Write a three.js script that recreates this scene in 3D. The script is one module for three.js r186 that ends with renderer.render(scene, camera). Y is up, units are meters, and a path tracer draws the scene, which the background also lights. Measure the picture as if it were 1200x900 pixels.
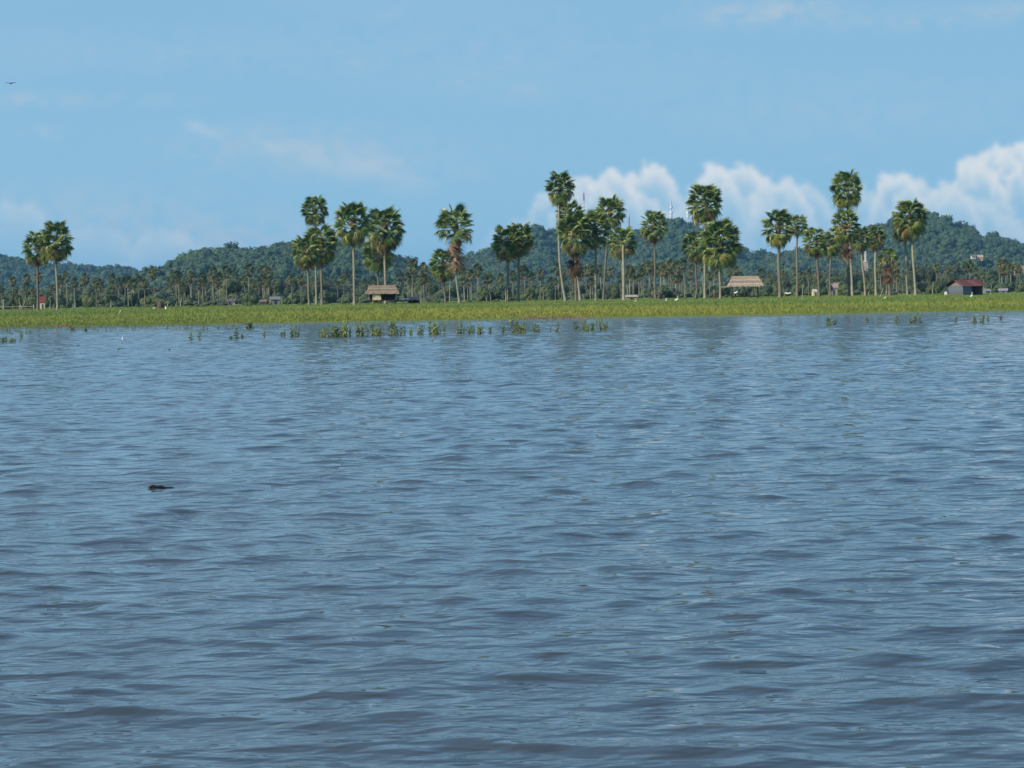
import * as THREE from 'three';
import { mergeGeometries } from 'three/addons/utils/BufferGeometryUtils.js';
import { MarchingCubes } from 'three/addons/objects/MarchingCubes.js';

// ------------------------------------------------------------------ camera, sky, sun, exposure
const scene = new THREE.Scene();
const F = 3000, EYE = 1.7, K = F / 1667;                     // focal length in photo pixels (1200 x 900, a long lens), eye height over the lake; K stretches distances noted for a normal lens
const camera = new THREE.PerspectiveCamera(THREE.MathUtils.radToDeg(2 * Math.atan(450 / F)), 4 / 3, 0.1, 24000);
camera.position.set(0, EYE, 0);
camera.rotation.order = 'YXZ';
camera.rotation.set(-Math.atan((450 - 347) / F), 0, -0.0166);
camera.updateMatrixWorld(true);

const renderer = new THREE.WebGLRenderer({ antialias: true });
renderer.toneMapping = THREE.LinearToneMapping;
renderer.toneMappingExposure = 1.0;
renderer.shadowMap.enabled = true;

const SUN = new THREE.Vector3(-0.74, 0.52, 0.47).normalize();
const sun = new THREE.DirectionalLight(new THREE.Color(1.0, 0.87, 0.67), 4.9);
sun.position.copy(SUN).multiplyScalar(900).add(new THREE.Vector3(0, 0, -300));
sun.target.position.set(0, 0, -300);
sun.castShadow = true;
sun.shadow.camera.left = -500; sun.shadow.camera.right = 500; sun.shadow.camera.top = 400; sun.shadow.camera.bottom = -400; sun.shadow.camera.far = 4000;
sun.shadow.mapSize.set(4096, 4096);
scene.add(sun, sun.target);
const HAZE = { color: new THREE.Color(0.24, 0.58, 1.0), density: 0.000052 };

// ------------------------------------------------------------------ random numbers and noise
let seed = 7;
function reseed(s) { seed = s >>> 0; }
function rnd() { seed = (seed + 0x6D2B79F5) >>> 0; let t = seed; t = Math.imul(t ^ (t >>> 15), t | 1); t ^= t + Math.imul(t ^ (t >>> 7), t | 61); return ((t ^ (t >>> 14)) >>> 0) / 4294967296; }
const rr = (a, b) => a + (b - a) * rnd();
const pick = (a) => a[Math.floor(rnd() * a.length)];
function h3(x, y, z) { let n = Math.imul(x, 374761393) + Math.imul(y, 668265263) + Math.imul(z, 2147483647 - 1013904223); n = Math.imul(n ^ (n >>> 13), 1274126177); return ((n ^ (n >>> 16)) >>> 0) / 4294967296; }
function n3(x, y, z) {
  const xi = Math.floor(x), yi = Math.floor(y), zi = Math.floor(z); let u = x - xi, v = y - yi, w = z - zi;
  u = u * u * (3 - 2 * u); v = v * v * (3 - 2 * v); w = w * w * (3 - 2 * w);
  const L = (a, b, t) => a + (b - a) * t;
  return L(L(L(h3(xi, yi, zi), h3(xi + 1, yi, zi), u), L(h3(xi, yi + 1, zi), h3(xi + 1, yi + 1, zi), u), v),
    L(L(h3(xi, yi, zi + 1), h3(xi + 1, yi, zi + 1), u), L(h3(xi, yi + 1, zi + 1), h3(xi + 1, yi + 1, zi + 1), u), v), w);
}
function fbm(x, y, z, o) { let s = 0, a = 0.5, t = 0; for (let i = 0; i < o; i++) { s += a * n3(x, y, z); t += a; a *= 0.5; x = x * 2.03 + 3.1; y = y * 2.03 + 1.7; z = z * 2.03 + 5.3; } return s / t; }
const sm = (a, b, x) => { const t = Math.min(1, Math.max(0, (x - a) / (b - a))); return t * t * (3 - 2 * t); };
const mix = (a, b, t) => a + (b - a) * t;

// ------------------------------------------------------------------ pixels of the photograph -> directions
const dirOf = (px, py) => new THREE.Vector3((px - 600) / F, -(py - 450) / F, -1).applyQuaternion(camera.quaternion);
function at(px, py, D) { const d = dirOf(px, py); return d.multiplyScalar(D / -d.z).add(camera.position); }     // the point of that direction D metres out
const horizonY = (px) => 347 - (px - 600) * 0.0166;
const DEG = 180 / Math.PI;
function azel(px, py) { const d = dirOf(px, py).normalize(); return [Math.atan2(d.x, -d.z) * 180 / Math.PI, Math.asin(d.y) * 180 / Math.PI]; }

// ------------------------------------------------------------------ sky: clear air and clouds
function makeSky() {
  const W = 4096, H = 2048, data = new Float32Array(W * H * 4);
  // cumulus heaps seen in the photograph: [px, py of the top, half width px, strength]
  const heaps = [];
  const heap = (px, py, w, k = 1) => { const [a, e] = azel(px, py); heaps.push([a * K, e * K, w * 0.0344, k]); };
  heap(652, 214, 24, 0.6); heap(690, 202, 26, 0.9); heap(716, 196, 26, 1.0); heap(762, 186, 24, 1.1); heap(742, 220, 50, 0.7);
  heap(836, 189, 24, 1.05); heap(872, 188, 22, 1.0); heap(914, 202, 26, 0.9); heap(942, 210, 26, 0.6); heap(850, 214, 60, 0.6); heap(800, 244, 80, 0.3);
  heap(1052, 196, 24, 0.95); heap(1076, 206, 22, 0.8); heap(1012, 218, 30, 0.5); heap(1108, 208, 28, 0.85); heap(1142, 184, 26, 1.05); heap(1170, 168, 26, 1.2); heap(1200, 164, 30, 1.2); heap(1240, 160, 50, 1.1); heap(1120, 224, 70, 0.6);
  heap(1190, 262, 26, 0.5); heap(1130, 240, 90, 0.3); heap(900, 255, 120, 0.22);
  heap(20, 232, 40, 0.26); heap(200, 268, 52, 0.28); heap(110, 262, 60, 0.2); heap(610, 250, 50, 0.25); heap(300, 280, 80, 0.16);
  reseed(91);
  for (let a = -180; a < 180; a += rr(0.7, 1.5)) if (a < -15 || a > 14) heaps.push([a * K, rr(2.6, 6.4), rr(0.8, 2.2), rr(0.3, 1.1)]);
  const small = [];
  const puff = (px, py, w, h, k) => { const [a, e] = azel(px, py); small.push([a, e, w * (DEG / F), h * (DEG / F), k]); };
  puff(541, 98, 16, 8, 0.6); puff(612, 108, 18, 9, 0.34); puff(46, 155, 28, 7, 0.45); puff(978, 187, 12, 6, 0.35); puff(640, 118, 14, 6, 0.12); puff(460, 16, 16, 9, 0.14);
  puff(900, 13, 80, 14, 0.62); puff(1080, 22, 100, 13, 0.40); puff(850, 20, 40, 9, 0.3); puff(1180, 12, 50, 10, 0.3);
  puff(45, 116, 60, 8, 0.45); puff(170, 118, 60, 8, 0.25); puff(340, 172, 130, 26, 0.42); puff(455, 192, 120, 22, 0.36); puff(80, 244, 130, 28, 0.36); puff(250, 276, 170, 30, 0.45); puff(1000, 130, 220, 40, 0.2); puff(520, 60, 260, 40, 0.18); puff(150, 60, 160, 24, 0.14);
  const SD = [SUN.x, SUN.y, SUN.z];
  const [ca0, ce0] = azel(205, 141), [ca1, ce1] = azel(470, 200);
  const el2 = Math.PI / H, out = new Float32Array(3);
  for (let j = 0; j < H; j++) {
    const el = (j + 0.5) * el2 - Math.PI / 2, ed = el * 180 / Math.PI, se = Math.sin(el), ce = Math.cos(el);
    if (ed < -0.2) { for (let i = 0; i < W; i++) { const k = (j * W + i) * 4; data[k] = 0.16; data[k + 1] = 0.24; data[k + 2] = 0.30; data[k + 3] = 1; } continue; }
    // clear air
    const t = Math.max(0, se);
    const band = Math.exp(-t * 2.1);
    for (let i = 0; i < W; i++) {
      const az = ((i + 0.5) / W - 0.5) * 2 * Math.PI, x = Math.cos(az) * ce, z = Math.sin(az) * ce;
      const cs = x * SD[0] + se * SD[1] + z * SD[2];
      const glow = Math.exp((cs - 1) * 7) * 0.5 + Math.exp((cs - 1) * 40) * 0.5;
      let r = mix(0.085, 0.300, band) + glow * 0.55, g = mix(0.268, 0.560, band) + glow * 0.55, b = mix(0.630, 0.745, band) + glow * 0.50;
      const AZ = Math.atan2(x, -z) * 180 / Math.PI;
      // thin veils high up
      if (ed > 2) {
        const v = fbm(x * 3 / (se + 0.25) + 4, z * 5 / (se + 0.25), 2.2, 4);
        const veil = sm(0.42, 0.75, v) * 0.30 * sm(2, 12, ed);
        r = mix(r, 0.50, veil); g = mix(g, 0.62, veil); b = mix(b, 0.72, veil);
      }
      // the feathery streak
      if (AZ > ca0 - 2 && AZ < ca1 + 3 && ed < 9) {
        const u = (AZ - ca0) / (ca1 - ca0), line = mix(ce0, ce1, u) + 0.05 * Math.sin(u * 9), dv = (ed - line);
        const wid = mix(0.10, 0.40, Math.min(1, Math.max(0, u)));
        const q = fbm(AZ * 2.3, ed * 5.7 + AZ * 1.0, 9.1, 5);
        const s = Math.exp(-Math.pow((dv + 0.08) / wid, 2)) * sm(-0.06, 0.12, u) * sm(1.25, 0.85, u) * sm(0.28, 0.66, q);
        const k = s * 0.8; r = mix(r, 0.46, k); g = mix(g, 0.61, k); b = mix(b, 0.74, k);
      }
      // small puffs
      for (const p of small) {
        const dx = (AZ - p[0]) / p[2], dy = (ed - p[1]) / p[3];
        if (dx * dx + dy * dy > 6) continue;
        const q = fbm(AZ * 4.0, ed * 8, 3.3, 4), d = Math.exp(-(dx * dx + dy * dy)) * p[4] * sm(0.25, 0.75, q) * 1.7;
        r = mix(r, 0.43, d); g = mix(g, 0.57, d); b = mix(b, 0.69, d);
      }
      // cumulus over the horizon
      if (ed * K < 8.5) {
        const A = AZ * K, E = ed * K, w1 = fbm(A * 1.1 + 40, E * 1.3, 7.7, 5) - 0.5, w2 = fbm(A * 3.1 + 11, E * 3.4, 1.7, 4) - 0.5, w3 = 0.34 - Math.abs(fbm(A * 2.3 + 3, E * 2.7, 5.7, 4) - 0.5) * 3.2;
        let D = 0, top = 0;
        for (const p of heaps) {
          const da = A - p[0];
          if (Math.abs(da) > p[2] * 2.4) continue;
          const X = da / p[2] + w1 * 0.9 + w2 * 0.5;
          const dome = p[1] - X * X * 0.85 * Math.min(1.6, p[2]) + w1 * 0.6 + w2 * 0.42 + w3 * 0.34 - 0.1 - E;         // degrees under the cloud's top
          const body = sm(-0.05, 0.15, dome) * sm(2.1, 0.9, Math.abs(X)), deep = dome / 1.9;
          const fade = Math.exp(-Math.max(0, deep - 0.20) * 3.2);
          const d = body * fade * Math.min(1.05, p[3]);
          if (d > D) { D = d; top = Math.exp(-Math.max(0, dome) * 0.85); }
        }
        D = Math.min(1, D) * sm(0.0, 1.5, E + 0.4);
        if (D > 0.002) {
          const lit = Math.min(1.1, 0.42 + 0.62 * top + w2 * 0.6 + w3 * 0.18);
          const k = Math.min(0.92, D * 0.88);
          r = mix(r, mix(0.36, 0.80, lit), k); g = mix(g, mix(0.57, 0.83, lit), k); b = mix(b, mix(0.72, 0.83, lit), k);
        }
      }
      const k = (j * W + i) * 4; data[k] = r; data[k + 1] = g; data[k + 2] = b; data[k + 3] = 1;
    }
  }
  const tex = new THREE.DataTexture(data, W, H, THREE.RGBAFormat, THREE.FloatType);
  tex.mapping = THREE.EquirectangularReflectionMapping; tex.magFilter = tex.minFilter = THREE.LinearFilter; tex.needsUpdate = true;
  return tex;
}
const skyTexture = makeSky();
scene.background = skyTexture;
scene.environment = skyTexture;

// ------------------------------------------------------------------ helpers for things
const used = {};
function numbered(name) { const n = used[name] = (used[name] ?? -1) + 1; return n ? `${name}_${String(n).padStart(3, '0')}` : name; }
function lit(o) { o.castShadow = o.receiveShadow = true; return o; }
function part(name, geo, mat, parent) { const m = lit(new THREE.Mesh(geo, mat)); m.name = name; parent.add(m); return m; }
function thing(name, label, category, pos, turn = 0, group) {
  const g = new THREE.Group(); g.name = numbered(name); g.position.copy(pos); g.rotation.y = turn; g.userData = { label, category }; if (group) g.userData.group = group; scene.add(g); return g;
}
function single(name, geo, mat, label, category, pos, group) {
  const m = lit(new THREE.Mesh(geo, mat)); m.name = numbered(name); if (pos) m.position.copy(pos); m.userData = { label, category }; if (group) m.userData.group = group; scene.add(m); return m;
}
function setting(name, geo, mat, kind = 'structure', label) { const m = lit(new THREE.Mesh(geo, mat)); m.name = numbered(name); m.userData = { kind }; if (label) m.userData.label = label; scene.add(m); return m; }
const std = (r, g, b, rough = 0.9, extra = {}) => { const m = new THREE.MeshStandardMaterial({ roughness: rough, side: THREE.DoubleSide, ...extra }); m.color.setRGB(r, g, b); return m; };
const phys = (r, g, b, rough, extra = {}) => { const m = new THREE.MeshPhysicalMaterial({ roughness: rough, side: THREE.DoubleSide, ...extra }); m.color.setRGB(r, g, b); return m; };
const V = (x, y, z) => new THREE.Vector3(x, y, z);
function flat(g) { const n = g.index ? g.toNonIndexed() : g; n.computeVertexNormals(); return n; }
function bare(g) { const n = g.index ? g.toNonIndexed() : g.clone(); for (const k of Object.keys(n.attributes)) if (!['position', 'normal', 'uv'].includes(k)) n.deleteAttribute(k); if (!n.attributes.normal) n.computeVertexNormals(); if (!n.attributes.uv) n.setAttribute('uv', new THREE.BufferAttribute(new Float32Array(n.attributes.position.count * 2), 2)); return n; }
const merge = (list) => mergeGeometries(list.map(bare));
function box(w, h, d, x = 0, y = 0, z = 0) { const g = new THREE.BoxGeometry(w, h, d); g.translate(x, y, z); return g; }
function bar(a, b, r, r2 = r, n = 6) {                       // a tapered rod from a to b
  const d = b.clone().sub(a), L = d.length(), g = new THREE.CylinderGeometry(r2, r, L, n, 1);
  g.translate(0, L / 2, 0); g.applyQuaternion(new THREE.Quaternion().setFromUnitVectors(V(0, 1, 0), d.normalize())); g.translate(a.x, a.y, a.z); return g;
}
function tube(points, radii, n = 7, cap = true) {            // a smooth tube with a radius for every point
  const pos = [], idx = [], uv = [];
  let prev = V(0.31, 0.2, 0.93).normalize(), len = 0;
  points.forEach((p, i) => {
    const t = (points[i + 1] ?? p).clone().sub(points[i - 1] ?? p).normalize();
    const u = prev.clone().sub(t.clone().multiplyScalar(prev.dot(t))).normalize(), w = t.clone().cross(u); prev = u;
    if (i) len += p.distanceTo(points[i - 1]);
    for (let k = 0; k <= n; k++) { const a = k / n * 2 * Math.PI, q = p.clone().addScaledVector(u, Math.cos(a) * radii[i]).addScaledVector(w, Math.sin(a) * radii[i]); pos.push(q.x, q.y, q.z); uv.push(k / n * 2 * Math.PI * radii[0], len); }
  });
  const m = n + 1;
  for (let i = 0; i + 1 < points.length; i++) for (let k = 0; k < n; k++) { const a = i * m + k, b = a + 1, c = a + m, d = c + 1; idx.push(a, b, c, b, d, c); }
  if (cap) for (const i of [0, points.length - 1]) { const c = pos.length / 3; pos.push(points[i].x, points[i].y, points[i].z); uv.push(0, 0); for (let k = 0; k < n; k++) i ? idx.push(i * m + k, i * m + k + 1, c) : idx.push(k + 1, k, c); }
  const g = new THREE.BufferGeometry(); g.setAttribute('position', new THREE.Float32BufferAttribute(pos, 3)); g.setAttribute('uv', new THREE.Float32BufferAttribute(uv, 2)); g.setIndex(idx); g.computeVertexNormals(); return g;
}
function noiseTexture(w, h, fn, srgb = true) {
  const d = new Uint8Array(w * h * 4);
  for (let j = 0; j < h; j++) for (let i = 0; i < w; i++) { const c = fn(i / w, j / h), k = (j * w + i) * 4; d[k] = c[0] * 255; d[k + 1] = c[1] * 255; d[k + 2] = c[2] * 255; d[k + 3] = 255; }
  const t = new THREE.DataTexture(d, w, h, THREE.RGBAFormat); t.wrapS = t.wrapT = THREE.RepeatWrapping; t.magFilter = THREE.LinearFilter; t.minFilter = THREE.LinearMipmapLinearFilter; t.generateMipmaps = true; if (srgb) t.colorSpace = THREE.SRGBColorSpace; t.needsUpdate = true; return t;
}
const tile = (u, v, f, s) => { const a = u * 2 * Math.PI, b = v * 2 * Math.PI; return fbm(Math.cos(a) * f + s, Math.sin(a) * f + Math.cos(b) * f * 1.3, Math.sin(b) * f * 1.3 + s * 2, 4); };

// ------------------------------------------------------------------ lake
const SHORE = 189;
const shoreAt = (x) => SHORE + (fbm(x * 0.06, 3.3, 1.1, 3) - 0.5) * 4 + (fbm(x * 0.5, 8.1, 2.2, 2) - 0.5) * 1.0;
const waves = [];
reseed(2024);
{
  const N = 84;
  for (let i = 0; i < N; i++) {
    const L = 0.13 * Math.pow(1.9 / 0.13, Math.pow((i + rnd()) / N, 0.9)), k = 2 * Math.PI / L;
    const th = 0.22 + (rnd() + rnd() + rnd() - 1.5) * 1.3;                     // travels roughly towards the camera
    const peak = Math.exp(-Math.pow(Math.log(L / 0.46) / 0.75, 2));
    const slope = 0.0058 + 0.0092 * peak;                                        // slope carried by this wave
    waves.push([Math.sin(th) * k, Math.cos(th) * k, rnd() * 6.283, slope / k, L]);
  }
}
function waterHeight(x, z, cell) {
  let y = 0;
  for (const w of waves) { const a = w[3]; if (w[4] < cell * 2) continue; const f = sm(2, 3.6, w[4] / cell); y += a * f * Math.sin(w[0] * x + w[1] * z + w[2]); }
  const gust = 0.55 + 0.5 * fbm(x * 0.22, z * 0.07, 4.4, 3) + 0.55 * fbm(x * 0.05, z * 0.018, 1.4, 3);
  return y * gust;
}
{
  const rows = 1420, ang = [], R0 = 4.5, R1 = 240, HALF = 14.5, NC = 460;
  for (let a = -65; a < -HALF; a += 2.5) ang.push(a);
  for (let i = 0; i <= NC; i++) ang.push(-HALF + 2 * HALF * i / NC);
  for (let a = 17; a <= 65; a += 2.5) ang.push(a);
  const cols = ang.length, pos = new Float32Array(rows * cols * 3), uv = new Float32Array(rows * cols * 2), idx = [];
  const k = Math.log(R1 / R0) / (rows - 1);
  for (let i = 0; i < rows; i++) {
    const r = R0 * Math.exp(k * i), cell = Math.max(r * k, r * 2 * HALF / NC * Math.PI / 180);
    for (let j = 0; j < cols; j++) {
      const a = ang[j] * Math.PI / 180, c0 = Math.abs(ang[j]) > HALF + 0.1 ? r * 0.05 : cell;
      let x = Math.sin(a) * r, z = -Math.cos(a) * r;
      const y = waterHeight(x, z, c0);
      const s = sm(SHORE + 4, SHORE - 30, -z) * 0.65 + 0.35;
      const q = (i * cols + j); pos[q * 3] = x; pos[q * 3 + 1] = (y + 14 * y * y) * s; pos[q * 3 + 2] = z + 1.0 * y; uv[q * 2] = x / 1.7; uv[q * 2 + 1] = z / 1.7;
    }
  }
  const ripple = (S, count, kMin, kMax, rms, seedNo) => {                      // a tile of small waves as a normal map with the given slope
    const hgt = new Float32Array(S * S); reseed(seedNo);
    for (let n = 0; n < count; n++) {
      const K0 = kMin * Math.pow(kMax / kMin, rnd()), th = 0.2 + (rnd() + rnd() - 1) * 1.25, kx = Math.round(K0 * Math.sin(th)), kz = Math.max(1, Math.round(K0 * Math.cos(th))), ph = rnd() * 6.283, A = 1 / Math.hypot(kx, kz);
      const cx = new Float32Array(S), sx = new Float32Array(S); for (let i = 0; i < S; i++) { const t = 2 * Math.PI * kx * i / S + ph; cx[i] = Math.cos(t); sx[i] = Math.sin(t); }
      for (let j = 0; j < S; j++) { const t = 2 * Math.PI * kz * j / S, c = A * Math.cos(t), d = A * Math.sin(t), o = j * S; for (let i = 0; i < S; i++) hgt[o + i] += sx[i] * c + cx[i] * d; }
    }
    let sum = 0; for (let j = 0; j < S; j++) for (let i = 0; i < S; i++) { const d = hgt[((j + 1) % S) * S + i] - hgt[((j + S - 1) % S) * S + i]; sum += d * d; }
    const gain = rms / Math.sqrt(sum / (S * S)), nm = new Uint8Array(S * S * 4);
    for (let j = 0; j < S; j++) for (let i = 0; i < S; i++) {
      const dx = (hgt[j * S + (i + 1) % S] - hgt[j * S + (i + S - 1) % S]) * gain, dy = (hgt[((j + 1) % S) * S + i] - hgt[((j + S - 1) % S) * S + i]) * gain, l = Math.hypot(dx, dy, 1), q = (j * S + i) * 4;
      nm[q] = (-dx / l * 0.5 + 0.5) * 255; nm[q + 1] = (-dy / l * 0.5 + 0.5) * 255; nm[q + 2] = (1 / l * 0.5 + 0.5) * 255; nm[q + 3] = 255;
    }
    const nt = new THREE.DataTexture(nm, S, S, THREE.RGBAFormat); nt.wrapS = nt.wrapT = THREE.RepeatWrapping; nt.magFilter = THREE.LinearFilter; nt.needsUpdate = true; return nt;
  };
  const fine = ripple(512, 90, 4, 34, 0.07, 5), broad = ripple(1024, 110, 7, 80, 0.21, 15); broad.repeat.set(0.24, 0.24);
  const whole = new THREE.BufferGeometry(); whole.setAttribute('position', new THREE.BufferAttribute(pos, 3));
  for (let i = 0; i + 1 < rows; i++) for (let j = 0; j + 1 < cols; j++) { const a = i * cols + j, b = a + 1, c = a + cols, d = c + 1; idx.push(a, b, c, b, d, c); }
  whole.setIndex(idx); whole.computeVertexNormals(); const nor = whole.attributes.normal.array;
  // the sheet is cut into rings so that ripples too small for its mesh are carried by the relief map farther out
  const cuts = [0, 26, 36, 50, 68, 92, 125, R1], strength = [0, 0.36, 0.46, 0.60, 0.76, 0.90, 1.0];
  const rowAt = (r) => r <= 0 ? 0 : Math.min(rows - 1, Math.round(Math.log(r / R0) / k));
  const lake = new THREE.Group(); lake.name = 'lake_water'; lake.userData = { kind: 'structure' }; scene.add(lake);
  for (let c = 0; c + 1 < cuts.length; c++) {
    const i0 = rowAt(cuts[c]), i1 = rowAt(cuts[c + 1]), n = (i1 - i0 + 1) * cols, ix = [];
    for (let i = 0; i < i1 - i0; i++) for (let j = 0; j + 1 < cols; j++) { const a = i * cols + j, b = a + 1, e = a + cols, d = e + 1; ix.push(a, b, e, b, d, e); }
    const g = new THREE.BufferGeometry(), cut = (arr, w) => new THREE.BufferAttribute(arr.slice(i0 * cols * w, (i0 * cols + n) * w), w);
    g.setAttribute('position', cut(pos, 3)); g.setAttribute('normal', cut(nor, 3)); g.setAttribute('uv', cut(uv, 2)); g.setIndex(ix);
    const near = c === 0, v = near ? 1 : strength[c];
    part('water_surface', g, phys(0.042, 0.052, 0.058, 0.04, { ior: 1.333, normalMap: near ? fine : broad, normalScale: new THREE.Vector2(v, v) }), lake);
  }
  const bed = new THREE.PlaneGeometry(900, 700); bed.rotateX(-Math.PI / 2); bed.translate(0, -1.2, -150);
  setting('lake_bed', bed, std(0.10, 0.09, 0.07, 1));
}

// ------------------------------------------------------------------ land
function groundY(x, z) {
  const d = -z - shoreAt(x);
  const n = (fbm(x * 0.05 + 9, z * 0.05, 2.1, 3) - 0.5) * 0.16;
  return d < 0 ? Math.max(-1.1, d * 0.12) : 0.04 + sm(0, 60, d) * 0.30 + n * sm(0, 12, d);
}
{
  const zs = []; for (let d = 176; d < 220; d += 0.9) zs.push(d); for (let d = 220, s = 1.5; d < 15000; d += s, s *= 1.12) zs.push(d); zs.push(16000);
  const M = 240, pos = [], uv = [], idx = [], col = [];
  zs.forEach((d, i) => { for (let j = 0; j <= M; j++) { const x = (j / M - 0.5) * 2 * (d * 0.34 + 40), z = -d; pos.push(x, d > 3000 ? 0.3 : groundY(x, z), z); uv.push(x / 9, z / 9);
    const p = fbm(x * 0.03, z * 0.06, 7, 3); col.push(mix(0.85, 1.1, p), mix(0.92, 1.05, p), mix(0.8, 1, p)); } });
  for (let i = 0; i + 1 < zs.length; i++) for (let j = 0; j < M; j++) { const a = i * (M + 1) + j, b = a + 1, c = a + M + 1, e = c + 1; idx.push(a, b, c, b, e, c); }
  const g = new THREE.BufferGeometry(); g.setAttribute('position', new THREE.Float32BufferAttribute(pos, 3)); g.setAttribute('uv', new THREE.Float32BufferAttribute(uv, 2)); g.setAttribute('color', new THREE.Float32BufferAttribute(col, 3)); g.setIndex(idx); g.computeVertexNormals();
  const t = noiseTexture(512, 512, (u, v) => { const a = tile(u, v, 6, 1), b = tile(u, v, 22, 5), c = tile(u, v, 50, 9); const m = a * 0.4 + b * 0.35 + c * 0.25; return [0.26 + m * 0.24, 0.34 + m * 0.22, 0.12 + m * 0.12]; });
  setting('ground', g, std(1, 1, 1, 1, { map: t, vertexColors: true }));
}

// ------------------------------------------------------------------ hills: skyline points of the photograph at a distance each
const hillTrees = [];
function hill(D, depth, points, foot = 0) {
  D *= K; depth *= 1.35;
  const pts = points.map(([px, py]) => { const p = at(px, py, D); return [p.x, p.y]; });
  const H = (x) => { if (x <= pts[0][0]) return pts[0][1] * sm(pts[0][0] - 160, pts[0][0], x); for (let i = 1; i < pts.length; i++) if (x <= pts[i][0]) return mix(pts[i - 1][1], pts[i][1], sm(pts[i - 1][0], pts[i][0], x) * 0.5 + 0.5 * (x - pts[i - 1][0]) / (pts[i][0] - pts[i - 1][0])); const l = pts[pts.length - 1]; return l[1] * sm(l[0] + 160, l[0], x); };
  const x0 = pts[0][0] - 160, x1 = pts[pts.length - 1][0] + 160;
  const y = (x, v) => {                                     // v: 0 at the near foot, 1 at the ridge, 1.6 behind
    const top = Math.max(0, H(x) - 9);
    const s = v <= 1 ? Math.pow(v, 0.9) * (0.82 + 0.18 * v) : Math.max(0, 1 - Math.pow((v - 1) / 0.6, 1.5));
    const n = (fbm(x * 0.008, v * 3.2, D * 0.01, 4) - 0.5);
    return Math.max(-2, top * s * (1 + n * 0.55 * sm(1, 0.6, v)) - 1 + 2 * v);
  };
  const nx = Math.ceil((x1 - x0) / 14), nv = 28, pos = [], idx = [];
  for (let i = 0; i <= nv; i++) for (let j = 0; j <= nx; j++) { const x = mix(x0, x1, j / nx), v = 1.6 * i / nv; pos.push(x, y(x, v), -(D + (v - 1) * depth)); }
  for (let i = 0; i < nv; i++) for (let j = 0; j < nx; j++) { const a = i * (nx + 1) + j, b = a + 1, c = a + nx + 1, d = c + 1; idx.push(a, b, c, b, d, c); }
  const g = new THREE.BufferGeometry(); g.setAttribute('position', new THREE.Float32BufferAttribute(pos, 3)); g.setIndex(idx); g.computeVertexNormals();
  setting('hill', g, std(0.035, 0.055, 0.022, 1));
  const area = (x1 - x0) * depth * 1.15, n = Math.round(area / 62);
  for (let i = 0; i < n; i++) { const x = rr(x0, x1), v = Math.pow(rnd(), 0.8) * 1.1; if (H(x) < 7) continue; const s = rr(0.45, 1.25) * (rnd() < 0.12 ? 1.35 : 1); hillTrees.push([x, y(x, v) - 0.8, -(D + (v - 1) * depth), s]); }
}
reseed(311);
hill(2500, 420, [[-330, 320], [-200, 290], [-110, 284], [-40, 292], [0, 301], [30, 308], [60, 311], [104, 313], [122, 317], [145, 315], [160, 320], [200, 328], [260, 340]]);
hill(1500, 300, [[168, 334], [180, 325], [192, 315], [206, 309], [222, 302], [242, 296], [262, 294], [280, 297], [298, 295], [312, 292], [334, 288], [360, 286], [395, 286], [425, 288], [446, 295], [462, 304], [478, 312], [492, 321], [515, 333]]);
hill(2050, 400, [[440, 332], [480, 321], [510, 317], [536, 312], [556, 301], [572, 295], [596, 282], [614, 270], [630, 267], [646, 273], [662, 284], [684, 296], [705, 292], [725, 281], [744, 272], [760, 267], [778, 261], [794, 258], [808, 264], [822, 269], [845, 282], [868, 296], [884, 299], [905, 301], [925, 300], [945, 304], [980, 318]]);
hill(1850, 380, [[890, 312], [918, 302], [936, 296], [960, 292], [985, 286], [1010, 276], [1034, 264], [1058, 257], [1080, 251], [1092, 250], [1104, 257], [1113, 269], [1128, 268], [1138, 276], [1152, 281], [1166, 279], [1180, 287], [1192, 287], [1205, 296], [1260, 304], [1340, 290], [1450, 300], [1560, 316]]);

// leafy crown of a broadleaf tree: a lumpy core and leaf clumps all over it
function crownGeo(lumps, cards, size, cardSize, withCore = true) {
  const list = [], pos = [];
  const Ls = []; for (let i = 0; i < lumps; i++) { const a = rnd() * 6.283, q = Math.sqrt(rnd()) * 0.62; Ls.push([Math.cos(a) * q * size, (0.75 + rr(-0.32, 0.45)) * size, Math.sin(a) * q * size, rr(0.34, 0.58) * size]); }
  if (withCore) for (const [x, y, z, r] of Ls) { const g = new THREE.IcosahedronGeometry(r * 0.82, 1); g.scale(1, 0.85, 1); g.translate(x, y, z); list.push(bare(g)); }
  for (let i = 0; i < cards; i++) {
    const L = Ls[i % lumps], n = V(rr(-1, 1), rr(-0.75, 1), rr(-1, 1)).normalize(), c = V(L[0], L[1], L[2]).addScaledVector(n, L[3] * rr(0.8, 1.12));
    const t = V(rr(-1, 1), rr(-1, 1), rr(-1, 1)).cross(n).normalize().addScaledVector(n, rr(-0.5, 0.5)).normalize(), b = n.clone().cross(t).addScaledVector(n, rr(-0.4, 0.4)).normalize(), s = cardSize * rr(0.6, 1.3);
    const P = [[-1, 0], [-0.2, -0.6], [1, 0.1], [0.1, 0.7]].map(([u, v]) => c.clone().addScaledVector(t, u * s).addScaledVector(b, v * s));
    for (const k of [0, 1, 2, 0, 2, 3]) pos.push(P[k].x, P[k].y, P[k].z);
  }
  const g = new THREE.BufferGeometry(); g.setAttribute('position', new THREE.Float32BufferAttribute(pos, 3)); g.computeVertexNormals(); list.push(bare(g));
  return mergeGeometries(list);
}
const leafy = phys(1, 1, 1, 0.85, { transmission: 0.25, thickness: 0 });
const PAL = [[0.050, 0.090, 0.026], [0.070, 0.110, 0.030], [0.040, 0.075, 0.028], [0.085, 0.115, 0.034], [0.055, 0.082, 0.030]];
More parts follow.
